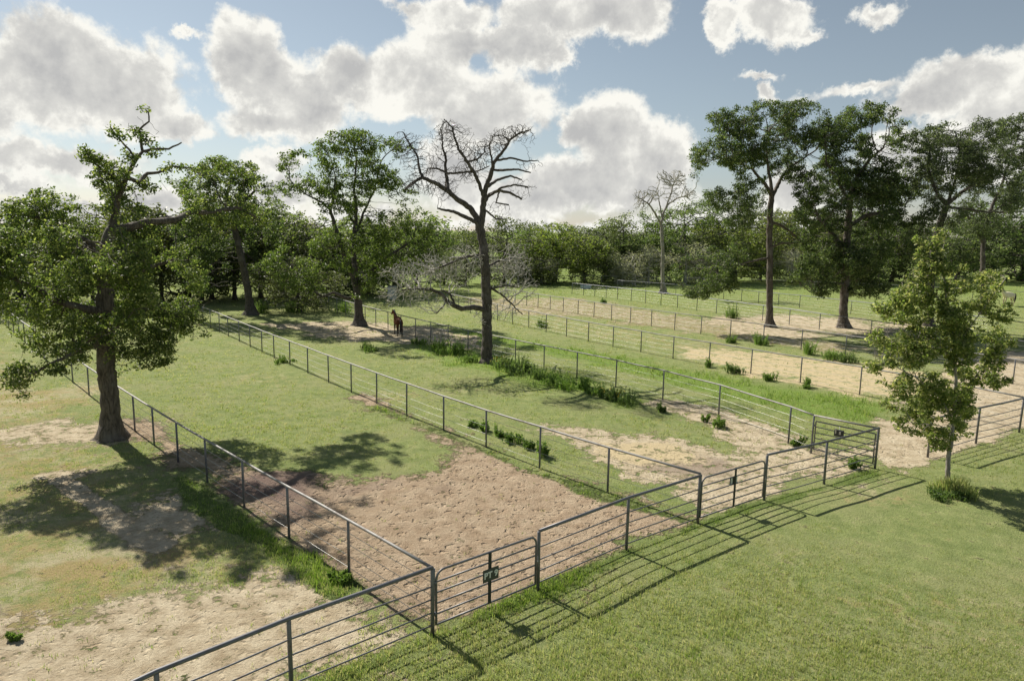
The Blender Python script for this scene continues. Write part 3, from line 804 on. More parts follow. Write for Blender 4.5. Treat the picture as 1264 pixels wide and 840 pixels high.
def hero_tree(name, label, base_px, guides, blobs, leaf, bark, n_att, D, per, spread, size, seed, group=None, kill=None, jit=.22, tip=.011, gap=.12,
              twig_mat=None, leaf_every=1, flare=(1.2, .55), trop=.02, leafcnt=3, thin=None, cat='tree', twig_r=.035, extra_fol=None, gscale=.5, rs=.68, bs=1.12):
    rngp = random.Random(seed); rng = np.random.default_rng(seed)
    b = G(*base_px); Y0 = b.y
    gs = [[(p, r * rs) for p, r in px_guide(g, Y0)] for g in guides]
    gs[0][0] = (Vector((b.x, b.y, -.15)), gs[0][0][1])
    bl = [(c, rx * bs, ry * bs, rz * bs, w) for c, rx, ry, rz, w in px_blobs(blobs, Y0)]
    att = blob_points(bl, int(n_att * bs ** 2), rng, gap, gscale)
    pos, par, rad, ng = grow(gs, att, D, kill or D * 1.3, jit, rngp, trop=trop)
    rr, ch, cnt = radii(pos, par, rad, ng, tip, gs[0][0][1])
    runs = chains(pos, par, rr, ch, 0, 9)
    root = empty(name, b, label, cat, group)
    me = wood_mesh('trunk', pos, rr, runs, bark, b, twig_r, 9, flare, .16)
    ob('trunk', me, root)
    me = wood_mesh('branches', pos, rr, runs, twig_mat or bark, b, 0, twig_r)
    if me: ob('branches' if leaf else 'twigs', me, root)
    if leaf:
        cand = [pos[i] for i in range(ng, len(pos)) if cnt[i] <= leafcnt]; rngp.shuffle(cand); cen = []
        cand += [pos[i] + Vector((rngp.gauss(0, .4), rngp.gauss(0, .4), rngp.gauss(0, .3))) * spread for i in range(ng) if rr[i] < .05 for _ in (0, 1)]; rngp.shuffle(cand)
        for c in cand:      # leaf rosettes: some tips carry full pads, others only a few leaves
            if noise.noise(c * (.30 / D) * .55 + Vector((seed, 0, 0))) < -.22: continue
            cen.append(c)
        big = cen[:int(len(cen) * .42)]; small = cen[len(big):]
        if thin: cen = [c for c in cen if rngp.random() < thin]
        cl = rng.uniform(0, .5, len(cen)) + np.array([.5 + .7 * noise.noise(c * .45) for c in cen]) * .7
        me1 = leaf_mesh('crown', big * 1, int(per * 2.3), spread * 1.15, size, leaf, rng, .62, b, cvals=np.clip(cl[:len(big)], 0, 1), extra=(small, max(2, int(per * .3)), spread * 1.1, np.clip(cl[len(big):], 0, 1)))
        ob('crown', me1, root)
    print(name, label[:24], 'nodes', len(pos), 'leaves', 0 if not leaf else len(cen) * per)
    return root


# big oak at the left
hero_tree('oak_tree', 'big spreading oak with massive trunk standing by the left fence', (137, 540),
    [[(137, 540, 0, 15.5), (136, 500, 0, 13.5), (131, 450, 0, 13), (130, 400, 0, 12.5), (131, 350, 0, 12), (133, 305, 0, 11), (137, 285, 0, 8.5)],
     [(137, 285, 0, 7), (150, 282, 0, 6.5), (185, 274, 1, 5.5), (215, 272, 2, 5), (235, 262, 3.4, 4), (262, 262, 4.5, 3), (292, 256, 6, 2.3), (316, 268, 7, 1.5)],
     [(137, 285, 0, 6), (143, 262, 0, 4.6), (145, 245, -.3, 4), (153, 228, -.4, 3.6), (158, 212, -.4, 3.1), (168, 197, -.3, 2.8), (176, 187, 0, 2.3), (174, 172, .1, 1.9), (172, 160, .1, 1.5), (184, 150, .2, 1.2), (183, 138, .2, 1)],
     [(158, 220, -.4, 3), (173, 225, .2, 3), (182, 214, .6, 2.6), (195, 213, 1, 2), (212, 205, 1.4, 1.6), (236, 208, 1.8, 1)],
     [(176, 187, 0, 2.2), (190, 184, .6, 1.8), (208, 184, 1, 1.5), (224, 176, 1.4, 1)],
     [(168, 197, -.3, 2.2), (160, 185, -1, 1.6), (148, 172, -1.3, 1.3), (136, 156, -1.6, .8)],
     [(153, 228, -.4, 2.4), (135, 215, -1.2, 1.6), (118, 202, -1.8, 1.2), (106, 184, -2, .8)],
     [(133, 320, 0, 7), (110, 300, -1, 5.5), (85, 285, -1.5, 4), (55, 270, -2, 3), (30, 265, -2, 2)],
     [(131, 385, 0, 7), (100, 380, -.8, 6), (70, 372, -1.3, 5), (47, 357, -1.8, 4), (20, 345, -2.2, 3), (-8, 340, -2.5, 2)],
     [(130, 420, 0, 6), (105, 430, -1.6, 3.6), (70, 445, -2.4, 2.6), (40, 462, -2.8, 1.6)],
     [(131, 395, 0, 6), (160, 385, .8, 4), (195, 380, 1.6, 3), (230, 395, 2.2, 2)],
     [(131, 360, 0, 6), (150, 345, 1.5, 4), (185, 330, 2.5, 3), (215, 320, 3.5, 2)]],
    [(40, 275, 42, 26, -1.5, 1), (85, 255, 40, 24, -1, 1), (120, 245, 30, 20, 0, 1), (20, 320, 40, 34, -2, 1), (75, 330, 42, 36, 0, 1), (130, 330, 30, 45, 1, 1), (180, 325, 40, 36, 2, 1), (215, 345, 34, 30, 3, 1),
     (225, 388, 36, 20, 2.5, 1.5), (240, 405, 18, 14, 3, 1.8), (180, 385, 34, 24, 1.5, 1), (192, 428, 26, 26, .8, 1.4), (165, 440, 24, 20, 0, .8), (60, 400, 48, 36, -1.5, 1.2), (85, 440, 40, 24, -2, 1), (40, 465, 36, 16, -2.6, 1.6), (30, 485, 10, 8, -2.8, 1), (78, 465, 32, 18, -2.5, 1.4), (100, 380, 30, 40, 0, 1), (-20, 340, 40, 30, -2, 1),
     (115, 300, 34, 22, -3.4, 2.2, 1.2), (145, 320, 34, 26, -3, 2.2, 1.2), (120, 350, 34, 26, -3, 2.2, 1.2), (150, 370, 32, 26, -2.6, 2.2, 1.2), (120, 400, 28, 22, -2.4, 2.2, 1.2), (150, 418, 26, 20, -2, 2.2, 1.2), (110, 430, 24, 16, -2.4, 2.2, 1.2), (158, 265, 24, 14, -1.5, .6), (90, 290, 30, 20, -3, 1),
     (184, 145, 17, 13, .2, 4), (170, 150, 12, 9, -.2, 3), (192, 162, 10, 12, .2, 4), (146, 172, 20, 10, -1.3, 3), (110, 190, 15, 12, -2, 3), (130, 210, 24, 10, -1.2, 2.4), (172, 172, 10, 14, 0, 2.4), (195, 195, 20, 12, .8, 2.4), (226, 178, 13, 10, 1.4, 3), (215, 205, 22, 10, 1.3, 2.4), (183, 228, 16, 8, .6, 2), (245, 212, 18, 14, 2.2, 1.3), (136, 228, 22, 9, -.6, 1.1), (205, 235, 18, 12, 1.6, 1), (232, 250, 26, 14, 3, 1), (165, 238, 14, 10, 0, .8),
     (282, 216, 34, 20, 6.5, 1), (300, 240, 30, 16, 7, 1), (270, 262, 34, 18, 5.5, .9), (315, 262, 18, 20, 7.5, .8), (160, 290, 30, 14, 1, .8), (230, 290, 26, 14, 3, .8)],
    L_OAK, M_BARK, 13500, .19, 19, .25, .125, 21, gap=.12, gscale=.6, tip=.007, leafcnt=4, jit=.3, rs=.8, kill=.23)

# leaning oak behind it
hero_tree('oak_tree', 'leaning dark-trunked oak left of the fork-trunked tree', (310, 388),
    [[(311, 389, 0, 9), (308, 370, 0, 7), (303, 345, 0, 6.4), (296, 310, 0, 6), (289, 280, 0, 5.4), (283, 262, 0, 4.4), (279, 245, 0, 3.4), (285, 215, 0, 2)],
     [(292, 285, 0, 4), (280, 270, -1, 3), (262, 275, -2, 2.4), (245, 290, -3, 2), (232, 320, -4, 1.4)],
     [(290, 275, 0, 3.4), (300, 250, 1, 2.6), (315, 235, 2, 2)]],
    [(285, 215, 30, 18, 0, 1), (255, 230, 28, 20, -2, 1), (315, 240, 22, 24, 1, 1), (275, 255, 40, 20, 0, .9), (245, 290, 28, 34, -3, 1), (322, 280, 22, 30, 2, 1), (235, 335, 20, 22, -3, .8), (270, 310, 26, 26, 3, .8), (325, 315, 24, 26, 3, .9), (250, 350, 18, 14, 4, .6)],
    L_OAK2, M_BARK_D, 5600, .33, 17, .42, .23, 22, gap=.12, gscale=.42, kill=.42, tip=.011, leafcnt=3, flare=(1.4, .6))

# forked tree
hero_tree('elm_tree', 'tall fork-trunked tree in the middle left beside the brown horse', (444, 401),
    [[(444, 402, 0, 9.5), (443, 385, 0, 7.5), (442, 360, 0, 7), (438, 345, 0, 6.5)],
     [(438, 345, 0, 4.6), (430, 330, -.5, 4.2), (421, 305, -1, 3.8), (412, 275, -1, 3.2), (408, 258, -1, 2.7), (413, 240, -1, 2), (414, 218, -1, 1.4)],
     [(408, 260, -1, 2), (398, 250, -2, 1.7), (378, 240, -3, 1.2), (360, 225, -3.5, .9)],
     [(440, 348, 0, 5), (437, 320, .5, 4.2), (437, 295, .6, 3.6), (440, 260, .6, 2.8), (437, 235, .6, 2), (440, 200, .4, 1.4), (436, 175, .3, 1)],
     [(438, 290, .6, 2.6), (450, 260, 1.5, 2), (462, 235, 2.5, 1.6), (470, 200, 3, 1)],
     [(437, 275, .6, 2), (425, 255, 2, 1.5), (405, 235, 3, 1)],
     [(442, 367, 0, 3.2), (428, 368, -1, 2.8), (412, 361, -2, 2.4), (398, 366, -3, 2), (388, 360, -3.4, 1.5), (384, 350, -3.5, 1)],
     [(441, 350, 0, 4), (458, 335, 1, 3.4), (480, 315, 2, 2.6), (505, 300, 3, 1.8)]],
    [(370, 205, 26, 18, -3, 1), (395, 195, 28, 16, -1, 1), (365, 228, 20, 16, -3, .9), (432, 178, 32, 15, 0, 1.2), (455, 185, 34, 18, 1, 1), (485, 185, 20, 12, 3, 1.2), (400, 225, 30, 18, -1, .7), (460, 215, 30, 20, 2, .8), (480, 240, 30, 22, 3, .8), (440, 240, 26, 20, 0, .6), (420, 255, 22, 14, -2, .6),
     (465, 275, 34, 26, 2, 1), (500, 285, 32, 30, 3, 1), (485, 315, 40, 26, 3, 1), (450, 300, 24, 22, 0, .8), (385, 300, 30, 14, -3, .8), (365, 325, 34, 22, -3.5, 1), (395, 335, 34, 24, -3, 1), (375, 350, 26, 12, -4, .9), (455, 335, 22, 20, -1, .9), (505, 330, 22, 16, 3, .7), (448, 355, 10, 14, -1, .7), (410, 300, 22, 18, -2, .6)],
    L_ELM, M_BARK_D, 8500, .30, 16, .4, .20, 23, gap=.13, gscale=.42, kill=.37, tip=.010, leafcnt=3)

# bare dead tree in the middle
T4 = [[(601, 447, 0, 10), (601, 430, 0, 8.8), (601, 400, 0, 8.2), (601, 370, 0, 8), (599, 330, 0, 7.6), (596, 300, 0, 7), (592, 280, 0, 7)],
      [(592, 280, 0, 5.4), (588, 268, 0, 5), (580, 256, 0, 4.6), (564, 246, -.3, 4), (552, 235, -.5, 3.8), (536, 225, -.8, 3.2), (521, 219, -1, 2.6), (510, 225, -1.4, 2), (500, 234, -1.8, 1.5)],
      [(521, 219, -1, 2.2), (517, 205, -.8, 1.8), (514, 190, -.6, 1.5), (506, 178, -.4, 1.2), (497, 163, -.2, .7)],
      [(552, 235, -.5, 3.2), (552, 222, 0, 2.8), (550, 210, .3, 2.4), (550, 195, .5, 1.9), (546, 180, .6, 1.4), (545, 160, .6, .8)],
      [(551, 213, .3, 1.8), (540, 208, .2, 1.5), (528, 208, 0, 1)],
      [(551, 214, .3, 1.8), (570, 213, .8, 1.6), (590, 211, 1, 1.2), (604, 205, 1.3, .8)],
      [(591, 276, 0, 3.4), (575, 268, -.8, 3), (560, 261, -1.4, 2.4), (548, 259, -1.8, 1.9), (540, 257, -2, 1.3)],
      [(594, 276, 0, 5.6), (596, 262, 0, 5), (597, 245, 0, 4.4), (600, 230, 0, 4), (606, 215, 0, 3.4), (610, 200, 0, 2.8), (622, 185, .3, 2.2), (630, 172, .5, 1.8), (642, 164, .6, 1.4), (655, 160, .8, .8)],
      [(597, 243, 0, 3), (592, 227, -.3, 2.8), (584, 211, -.6, 2.6), (577, 200, -.8, 2.4), (568, 187, -1, 2), (562, 172, -1, 1.6), (558, 157, -1, 1.2), (548, 147, -1, .7)],
      [(577, 200, -.8, 1.8), (590, 196, 0, 1.4), (598, 188, .3, 1)],
      [(608, 210, 0, 1.8), (606, 192, -.4, 1.5), (604, 178, -.6, 1.1), (610, 168, -.6, .8)],
      [(612, 198, 0, 2), (630, 195, .8, 1.6), (648, 199, 1.2, 1.2), (664, 198, 1.5, .7)],
      [(608, 210, 0, 2.2), (622, 210, -.8, 2), (640, 209, -1.2, 1.5), (655, 213, -1.5, 1)],
      [(600, 232, 0, 2.6), (614, 222, 1, 2.2), (630, 217, 1.5, 1.6), (644, 222, 2, 1.1)],
      [(598, 250, 0, 3), (604, 240, .5, 2.8), (616, 235, 1, 2.4), (630, 238, 1.4, 2), (644, 246, 1.8, 1.3)],
      [(604, 242, .5, 2), (618, 232, -.4, 1.8), (636, 228, -.8, 1.5), (652, 231, -1, 1)],
      [(598, 258, 0, 1.8), (606, 265, .6, 1.5), (612, 270, .8, 1.2), (624, 270, 1, .7)],
      [(616, 238, 1, 1.5), (612, 250, .6, 1.2), (628, 253, .4, 1.2)],
      # lower dead boughs
      [(600, 382, 0, 4.6), (585, 379, -.6, 4.4), (570, 381, -1.2, 4.2), (555, 374, -1.8, 4), (545, 363, -2.2, 3.2), (533, 357, -2.6, 2.4), (515, 356, -3, 1.6), (495, 358, -3.4, 1)],
      [(562, 377, -1.5, 2), (555, 362, -1.6, 1.6), (545, 358, -1.8, 1)],
      [(552, 371, -1.9, 1.4), (545, 380, -2.1, 1.2), (538, 387, -2.3, .9)],
      [(598, 318, 0, 3.4), (585, 315, -1, 3), (570, 318, -1.8, 2.4), (555, 325, -2.6, 1.8), (530, 335, -3.4, 1.2)],
      [(600, 330, 0, 2.4), (615, 322, 1, 1.8), (635, 318, 2, 1.2)],
      [(601, 352, 0, 2.2), (618, 362, 1, 1.7), (632, 375, 1.6, 1.2), (645, 388, 2, .8)],
      [(601, 358, 0, 2), (625, 352, -.6, 1.4), (640, 355, -1, .8)]]
hero_tree('dead_tree', 'bare leafless dark tree standing alone in the middle of the field', (601, 447), T4,
    [(503, 178, 18, 22, -.5, 1.3), (545, 172, 18, 22, 0, 1.3), (520, 200, 26, 20, 0, .8), (562, 165, 22, 18, -1, 1.2), (590, 190, 26, 18, 0, .8), (640, 172, 26, 18, .6, 1.3), (620, 180, 26, 22, 0, .9), (650, 205, 22, 12, 1, 1.2), (640, 235, 26, 16, 1.2, 1), (615, 262, 18, 10, .8, .8), (515, 228, 24, 14, -1.3, 1), (545, 232, 22, 16, -.8, .7), (570, 215, 26, 12, 0, .7)],
    None, M_BARK_G, 12000, .16, 0, 0, 0, 24, jit=.62, kill=.17, tip=.0085, rs=.76, gap=.1, bs=1.0, twig_mat=M_TWIG_D, flare=(.9, .3), twig_r=.03)
# fine grey twiggy growth on its lower boughs: grown as a second system that hangs from the same boughs
def bough_twigs():
    root = [o for o in COL.objects if o.name.startswith('dead_tree')][0]
    b = G(601, 447); rngp = random.Random(5); rng = np.random.default_rng(5)
    gs = [[(p, r * .68) for p, r in px_guide(g, b.y)] for g in [T4[0]] + T4[18:]]
    bl = px_blobs([(500, 345, 34, 26, -3, 1), (535, 335, 36, 26, -2.6, 1), (570, 320, 28, 20, -1.6, 1), (560, 345, 34, 16, -1.5, .8), (625, 325, 34, 28, 1, 1), (640, 355, 26, 20, 1.4, .8), (600, 385, 20, 16, 0, .7), (480, 365, 18, 16, -3.6, .8), (530, 375, 30, 12, -2.4, .6), (625, 385, 16, 12, 1.5, .5)], b.y)
    att = blob_points(bl, 14000, rng, .10, .9)
    pos, par, rad, ng = grow(gs, att, .17, .18, .55, rngp, trop=-.05)
    rr, ch, cnt = radii(pos, par, rad, ng, .0095, .1)
    for i in range(ng): rr[i] = 1.0
    runs = chains(pos, par, rr, ch, 0, 9)
    me = wood_mesh('grey_twigs', pos, rr, runs, M_TWIG, b, 0, .5)
    o = ob('grey_twigs', me, root); o['label'] = 'fine pale grey twigs on the lower boughs'
bough_twigs()

# pale dead tree in the far middle right
hero_tree('dead_tree', 'slender pale dead tree standing before the far tree line', (819, 362),
    [[(819, 363, 0, 5.5), (818, 345, 0, 3.2), (818, 310, 0, 3), (817, 285, 0, 2.8), (816, 275, 0, 2.6)],
     [(816, 277, 0, 2), (808, 262, -1, 1.7), (801, 252, -1.5, 1.4), (790, 245, -2, 1)],
     [(816, 275, 0, 2), (819, 262, 0, 1.8), (825, 252, .6, 1.5), (835, 245, 1, 1.3), (848, 241, 1.6, .9)],
     [(822, 256, .3, 1.5), (828, 240, .5, 1.2), (832, 225, .6, .8)], [(817, 268, 0, 1.4), (814, 250, 0, 1.1), (812, 238, 0, .7)]],
    [(830, 218, 18, 9, .5, 1.3), (848, 226, 14, 9, 1, 1.2), (795, 240, 16, 8, -1.5, 1.2), (812, 235, 12, 10, 0, 1), (850, 240, 12, 7, 1.5, 1), (792, 252, 12, 8, -2, .7), (828, 235, 14, 12, .5, .7)],
    None, M_PALE, 2600, .28, 0, 0, 0, 25, jit=.5, tip=.03, twig_mat=M_TWIG, flare=(1.6, .6), twig_r=.07)

# right oaks
hero_tree('oak_tree', 'tall oak with straight bare trunk and flat crown, left of the two right oaks', (950, 403),
    [[(950, 404, 0, 7.5), (950, 385, 0, 5.8), (950, 340, 0, 5.4), (950, 290, 0, 5.2), (951, 255, 0, 5), (953, 241, 0, 4.8)],
     [(953, 243, 0, 3.6), (945, 228, -.6, 3), (936, 218, -1, 2.5), (930, 210, -1.6, 2), (912, 200, -2.4, 1.4), (890, 195, -3, 1)],
     [(953, 241, 0, 3.4), (951, 222, .2, 2.8), (948, 205, .4, 2.2), (946, 185, .6, 1.6), (950, 160, .6, 1)],
     [(954, 241, 0, 3.6), (960, 228, .6, 3), (966, 217, 1, 2.4), (978, 205, 1.6, 1.8), (1000, 190, 2.4, 1.2)],
     [(936, 220, -1, 1.6), (920, 232, -2, 1.3), (900, 240, -3, 1)],
     [(951, 274, 0, 2.6), (962, 277, .6, 2.2), (975, 285, 1, 1.8), (986, 296, 1.3, 1.4), (996, 304, 1.6, .9)],
     [(951, 305, 0, 2), (965, 300, -1, 1.4), (985, 300, -2, .9)],
     [(949, 318, 0, 2), (930, 322, -1.6, 1.7), (905, 328, -3, 1.3), (880, 330, -4, .8)]],
    [(905, 155, 30, 18, -1, 1), (945, 150, 30, 20, 0, 1), (985, 150, 32, 20, 1, 1), (885, 190, 28, 18, -3, 1), (920, 185, 30, 20, -1, 1), (960, 180, 34, 18, 0, 1), (1000, 185, 28, 22, 2, 1), (885, 212, 24, 14, -3, .9), (925, 215, 20, 12, -2, .7), (985, 210, 28, 14, 1, .8), (1015, 165, 20, 14, 2, .9),
     (900, 240, 26, 18, -2.6, .8), (925, 262, 26, 18, -1.6, .6), (915, 280, 20, 14, -2, .5), (870, 335, 32, 24, -4, 1.3), (890, 350, 22, 14, -4, 1.2), (860, 350, 20, 16, -4, 1.1), (985, 295, 18, 14, 1, .35), (905, 305, 20, 14, -2, .5)],
    L_OAK2, M_BARK, 8500, .26, 19, .36, .17, 26, bs=1.2, gap=.11, gscale=.42, kill=.32, tip=.009, leafcnt=3)
hero_tree('oak_tree', 'dense dark oak with short pale trunk, right of the two right oaks', (1041, 404),
    [[(1041, 405, 0, 9), (1041, 385, 0, 7.2), (1043, 350, 0, 7), (1045, 310, 0, 6.5), (1047, 275, 0, 6), (1050, 245, 0, 4.6), (1060, 215, 0, 3.2), (1075, 195, 0, 2.2), (1090, 183, 0, 1.6)],
     [(1045, 310, 0, 4), (1030, 290, -1, 3), (1010, 270, -2, 2)], [(1047, 280, 0, 4), (1070, 265, 1, 3), (1095, 262, 2, 2), (1115, 265, 3, 1.3)],
     [(1049, 250, 0, 3), (1035, 225, 0, 2.2), (1020, 200, 0, 1.5), (1018, 170, 0, 1)], [(1042, 350, 0, 3), (1020, 350, -1.5, 2.2), (1000, 360, -2.5, 1.4)], [(1043, 345, 0, 3), (1065, 345, 1.5, 2.2), (1085, 350, 2.5, 1.2)]],
    [(1070, 145, 30, 14, 0, 1), (1040, 165, 30, 16, 0, .9), (1095, 170, 30, 20, 1, 1), (1015, 175, 22, 22, -1, 1), (1110, 195, 20, 14, 2, 1), (1040, 200, 34, 20, 0, .9), (1075, 210, 30, 14, 0, .5), (1060, 235, 44, 24, 1, 1.2), (1020, 235, 30, 24, -2, 1.1), (1100, 235, 30, 22, 3, 1.1), (1050, 265, 50, 22, 0, 1.3), (1010, 262, 26, 18, -2.5, 1), (1100, 268, 26, 20, 3, 1),
     (1045, 300, 44, 26, 1, 1.2), (1030, 325, 40, 22, -1.5, 1.2), (1065, 330, 34, 24, 2, 1.1), (1005, 348, 28, 16, -2.5, 1.1), (1070, 355, 24, 12, 1, .9), (1040, 350, 30, 12, 2, .8)],
    L_OAK2, M_BARK, 11500, .26, 20, .38, .18, 27, bs=1.18, gap=.07, gscale=.42, kill=.33, tip=.009, leafcnt=3)
hero_tree('oak_tree', 'grey-green oak with dark slanting trunk behind the young tree', (1146, 402),
    [[(1146, 402, 0, 8), (1147, 370, 0, 7), (1150, 330, 0, 6.4), (1156, 290, 0, 6), (1165, 262, 0, 5.6), (1170, 250, 0, 5)],
     [(1168, 252, 0, 4), (1158, 240, -1, 3.2), (1150, 222, -1.6, 2.6), (1145, 205, -2, 2), (1148, 180, -2, 1.3)],
     [(1171, 250, 0, 3.6), (1190, 235, 1, 2.8), (1210, 222, 2, 2), (1232, 210, 3, 1.3)], [(1170, 250, 0, 3), (1180, 220, 0, 2.2), (1185, 190, 0, 1.5), (1180, 165, 0, 1)],
     [(1172, 256, 0, 2.4), (1195, 258, 1, 2), (1220, 262, 2, 1.4)]],
    [(1160, 175, 28, 16, -1, 1), (1195, 165, 32, 16, 1, 1), (1225, 185, 24, 18, 2, 1), (1145, 205, 20, 24, -2, 1), (1185, 205, 38, 20, 0, 1), (1225, 220, 28, 16, 2, .9), (1160, 235, 26, 14, -1, .6), (1215, 245, 32, 14, 2, .7), (1140, 255, 20, 16, -2, .8), (1190, 230, 30, 12, 1, .6), (1130, 280, 18, 14, -1, .5), (1245, 240, 18, 18, 3, .8), (1165, 268, 24, 12, 0, .7), (1210, 205, 30, 18, -1, 1), (1200, 275, 26, 12, 2, .5)],
    L_GREY_D, M_BARK_D, 8500, .27, 16, .38, .18, 28, bs=1.22, gap=.09, gscale=.42, kill=.33, tip=.009, leafcnt=3)
hero_tree('oak_tree', 'oak at the right picture edge with a pale straight trunk', (1214, 388),
    [[(1214, 384, 0, 5.5), (1213, 350, 0, 4.4), (1213, 320, 0, 4), (1214, 290, 0, 3.4), (1222, 260, 0, 2.8), (1236, 230, 0, 2.2), (1248, 195, 0, 1.6), (1258, 165, 0, 1)], [(1213, 300, 0, 2.6), (1200, 275, -1, 2), (1192, 262, -2, 1.3)], [(1222, 262, 0, 2.2), (1240, 262, 1, 1.8), (1262, 255, 2, 1.2)]],
    [(1258, 155, 22, 12, 0, 1), (1265, 180, 30, 16, 0, 1), (1255, 205, 24, 18, 0, 1), (1275, 230, 30, 20, 1, 1), (1255, 240, 26, 14, 0, .7), (1245, 268, 26, 14, 0, .5), (1205, 285, 18, 10, -1, .4), (1300, 200, 34, 34, 1, 1)],
    L_GREY_D, M_BARK_G, 4600, .29, 16, .4, .2, 29, bs=1.2, gap=.08, gscale=.42, kill=.36, tip=.010, leafcnt=3)

# young tree on the lawn
hero_tree('young_tree', 'young broadleaf tree with olive and tan leaves on the right lawn', (1170, 592),
    [[(1169, 592, 0, 4.6), (1170, 570, 0, 4), (1174, 545, 0, 3.6), (1178, 510, 0, 3.2), (1180, 470, 0, 2.9), (1178, 430, 0, 2.6), (1172, 390, 0, 2.2), (1166, 350, 0, 1.7), (1160, 320, 0, 1.2), (1153, 296, 0, .6)],
     [(1178, 520, 0, 2), (1160, 490, -.3, 1.5), (1130, 465, -.6, 1.1), (1100, 450, -.8, .8), (1080, 450, -.9, .5)],
     [(1180, 500, 0, 2), (1200, 470, .3, 1.6), (1222, 440, .6, 1.2), (1240, 420, .8, .7)],
     [(1180, 450, 0, 1.8), (1155, 420, .3, 1.4), (1125, 400, .5, 1), (1095, 392, .6, .6)],
     [(1178, 430, 0, 1.8), (1200, 400, -.3, 1.3), (1222, 370, -.5, 1), (1240, 345, -.6, .6)],
     [(1170, 380, 0, 1.4), (1145, 355, .2, 1), (1120, 345, .3, .6)], [(1176, 540, 0, 1.6), (1160, 525, -.5, 1), (1135, 522, -.8, .7)], [(1176, 530, 0, 1.6), (1195, 515, .5, 1), (1205, 505, .7, .6)],
     [(1160, 320, 0, .8), (1150, 300, -.1, .5), (1140, 285, -.2, .3)], [(1160, 318, 0, .8), (1166, 300, .1, .5), (1163, 284, .1, .3)], [(1158, 312, 0, .7), (1145, 305, .1, .4), (1128, 296, .2, .25)]],
    [(1150, 335, 24, 20, 0, 1), (1175, 345, 26, 20, 0, 1), (1130, 365, 26, 16, -.3, 1), (1195, 360, 26, 14, .3, .9), (1225, 345, 20, 12, .5, 1), (1245, 335, 14, 8, .6, 1), (1100, 385, 26, 14, -.3, 1), (1140, 390, 34, 20, 0, 1), (1185, 390, 34, 22, 0, 1), (1225, 385, 24, 18, .3, 1), (1090, 415, 22, 12, -.4, 1), (1125, 430, 34, 20, 0, 1), (1170, 430, 34, 24, 0, 1.1), (1215, 425, 30, 22, .3, .9), (1235, 445, 18, 14, .4, .8),
     (1085, 455, 20, 10, -.5, 1), (1115, 470, 30, 20, -.2, 1), (1160, 475, 34, 24, 0, 1.1), (1205, 470, 26, 22, .2, .9), (1115, 495, 24, 14, -.2, .9), (1150, 510, 34, 18, 0, 1), (1190, 505, 24, 18, .1, .8), (1125, 525, 22, 10, -.3, .9), (1165, 535, 28, 12, 0, .8), (1150, 550, 12, 6, -.1, .7), (1195, 535, 14, 8, .1, .6), (1235, 470, 16, 10, .4, .6)],
    L_SYC, M_PALE, 9000, .10, 10, .165, .12, 31, bs=1.04, gap=.16, kill=.135, tip=.0035, leafcnt=3, jit=.3, flare=(.3, .3), twig_r=.014, gscale=1.2)

# grassy mound at its foot
def clump(name, label, base, rad, hgt, mt, n, seed, cat, group=None, wid=.02, flowers=0, lean=.6, leafy=0):
    """base: world point"""
    rg = np.random.default_rng(seed)
    root = empty(name, base, label, cat, group)
    ns = 4 + int(rad * 4); sa = rg.uniform(0, 6.28, ns); sr_ = rad * rg.uniform(.1, .85, ns); sh_ = rg.uniform(.35, 1.0, ns); sh_[0] = 1
    k_ = rg.integers(0, ns, n)
    X = np.cos(sa[k_]) * sr_[k_] + rg.normal(0, rad * .2, n); Y = np.sin(sa[k_]) * sr_[k_] + rg.normal(0, rad * .2, n); r = np.hypot(X, Y)
    h = hgt * rg.uniform(.35, 1.1, n) * sh_[k_]; w = wid * rg.uniform(.6, 1.3, n)
    ta = rg.uniform(0, 2 * math.pi, n)
    lx = X * .35 * lean / rad * h + rg.normal(0, .18, n) * h; ly = Y * .35 * lean / rad * h + rg.normal(0, .18, n) * h
    b0 = np.stack([X - np.cos(ta) * w, Y - np.sin(ta) * w, np.full(n, -.05)], -1); b1 = np.stack([X + np.cos(ta) * w, Y + np.sin(ta) * w, np.full(n, -.05)], -1)
    m0 = np.stack([X + lx * .45 - np.cos(ta) * w, Y + ly * .45 - np.sin(ta) * w, h * .6], -1); m1 = np.stack([X + lx * .45 + np.cos(ta) * w, Y + ly * .45 + np.sin(ta) * w, h * .6], -1)
    tp = np.stack([X + lx, Y + ly, h], -1); tp2 = tp + np.stack([np.cos(ta) * w * .15, np.sin(ta) * w * .15, 0 * h], -1)
    V = np.stack([b0, b1, m1, m0, m0, m1, tp2, tp], 1).reshape(-1, 3)
    me = mesh_np('blades', V, 4, np.arange(len(V)), [mt], False, {'c': np.repeat(rg.uniform(0, 1, n), 8), 'v': np.repeat(rg.uniform(0, 1, n), 8)})
    ob('stems' if leafy else 'blades', me, root)
    if leafy:
        cen = [Vector((X[i] + lx[i] * t, Y[i] + ly[i] * t, h[i] * t)) for i in range(n) for t in (.45, .7, .95)]
        ob('foliage', leaf_mesh('foliage', cen, leafy, .09 * min(1, hgt), .10, mt, rg, 1.2, narrow=.35), root)
    if flowers:
        k = rg.choice(n, flowers); cen = [Vector((X[i] + lx[i], Y[i] + ly[i], h[i] + .02)) for i in k]
        ob('flowers', leaf_mesh('flowers', cen, 4, .06, .07, M_FLOWER, rg, 1, narrow=1.0), root)
    return root


bm0 = G(1176, 607)
clump('grass_mound', 'round tuft of long grass around the foot of the young tree', bm0, .72, .5, L_GRASS, 1500, 3, 'grass clump', wid=.012, leafy=0)
clump('weed_clump', 'low leafy weeds on the near side of the long grass tuft under the young tree', G(1166, 613), .6, .24, L_WEED_D, 300, 4, 'weeds', wid=.012, leafy=2)

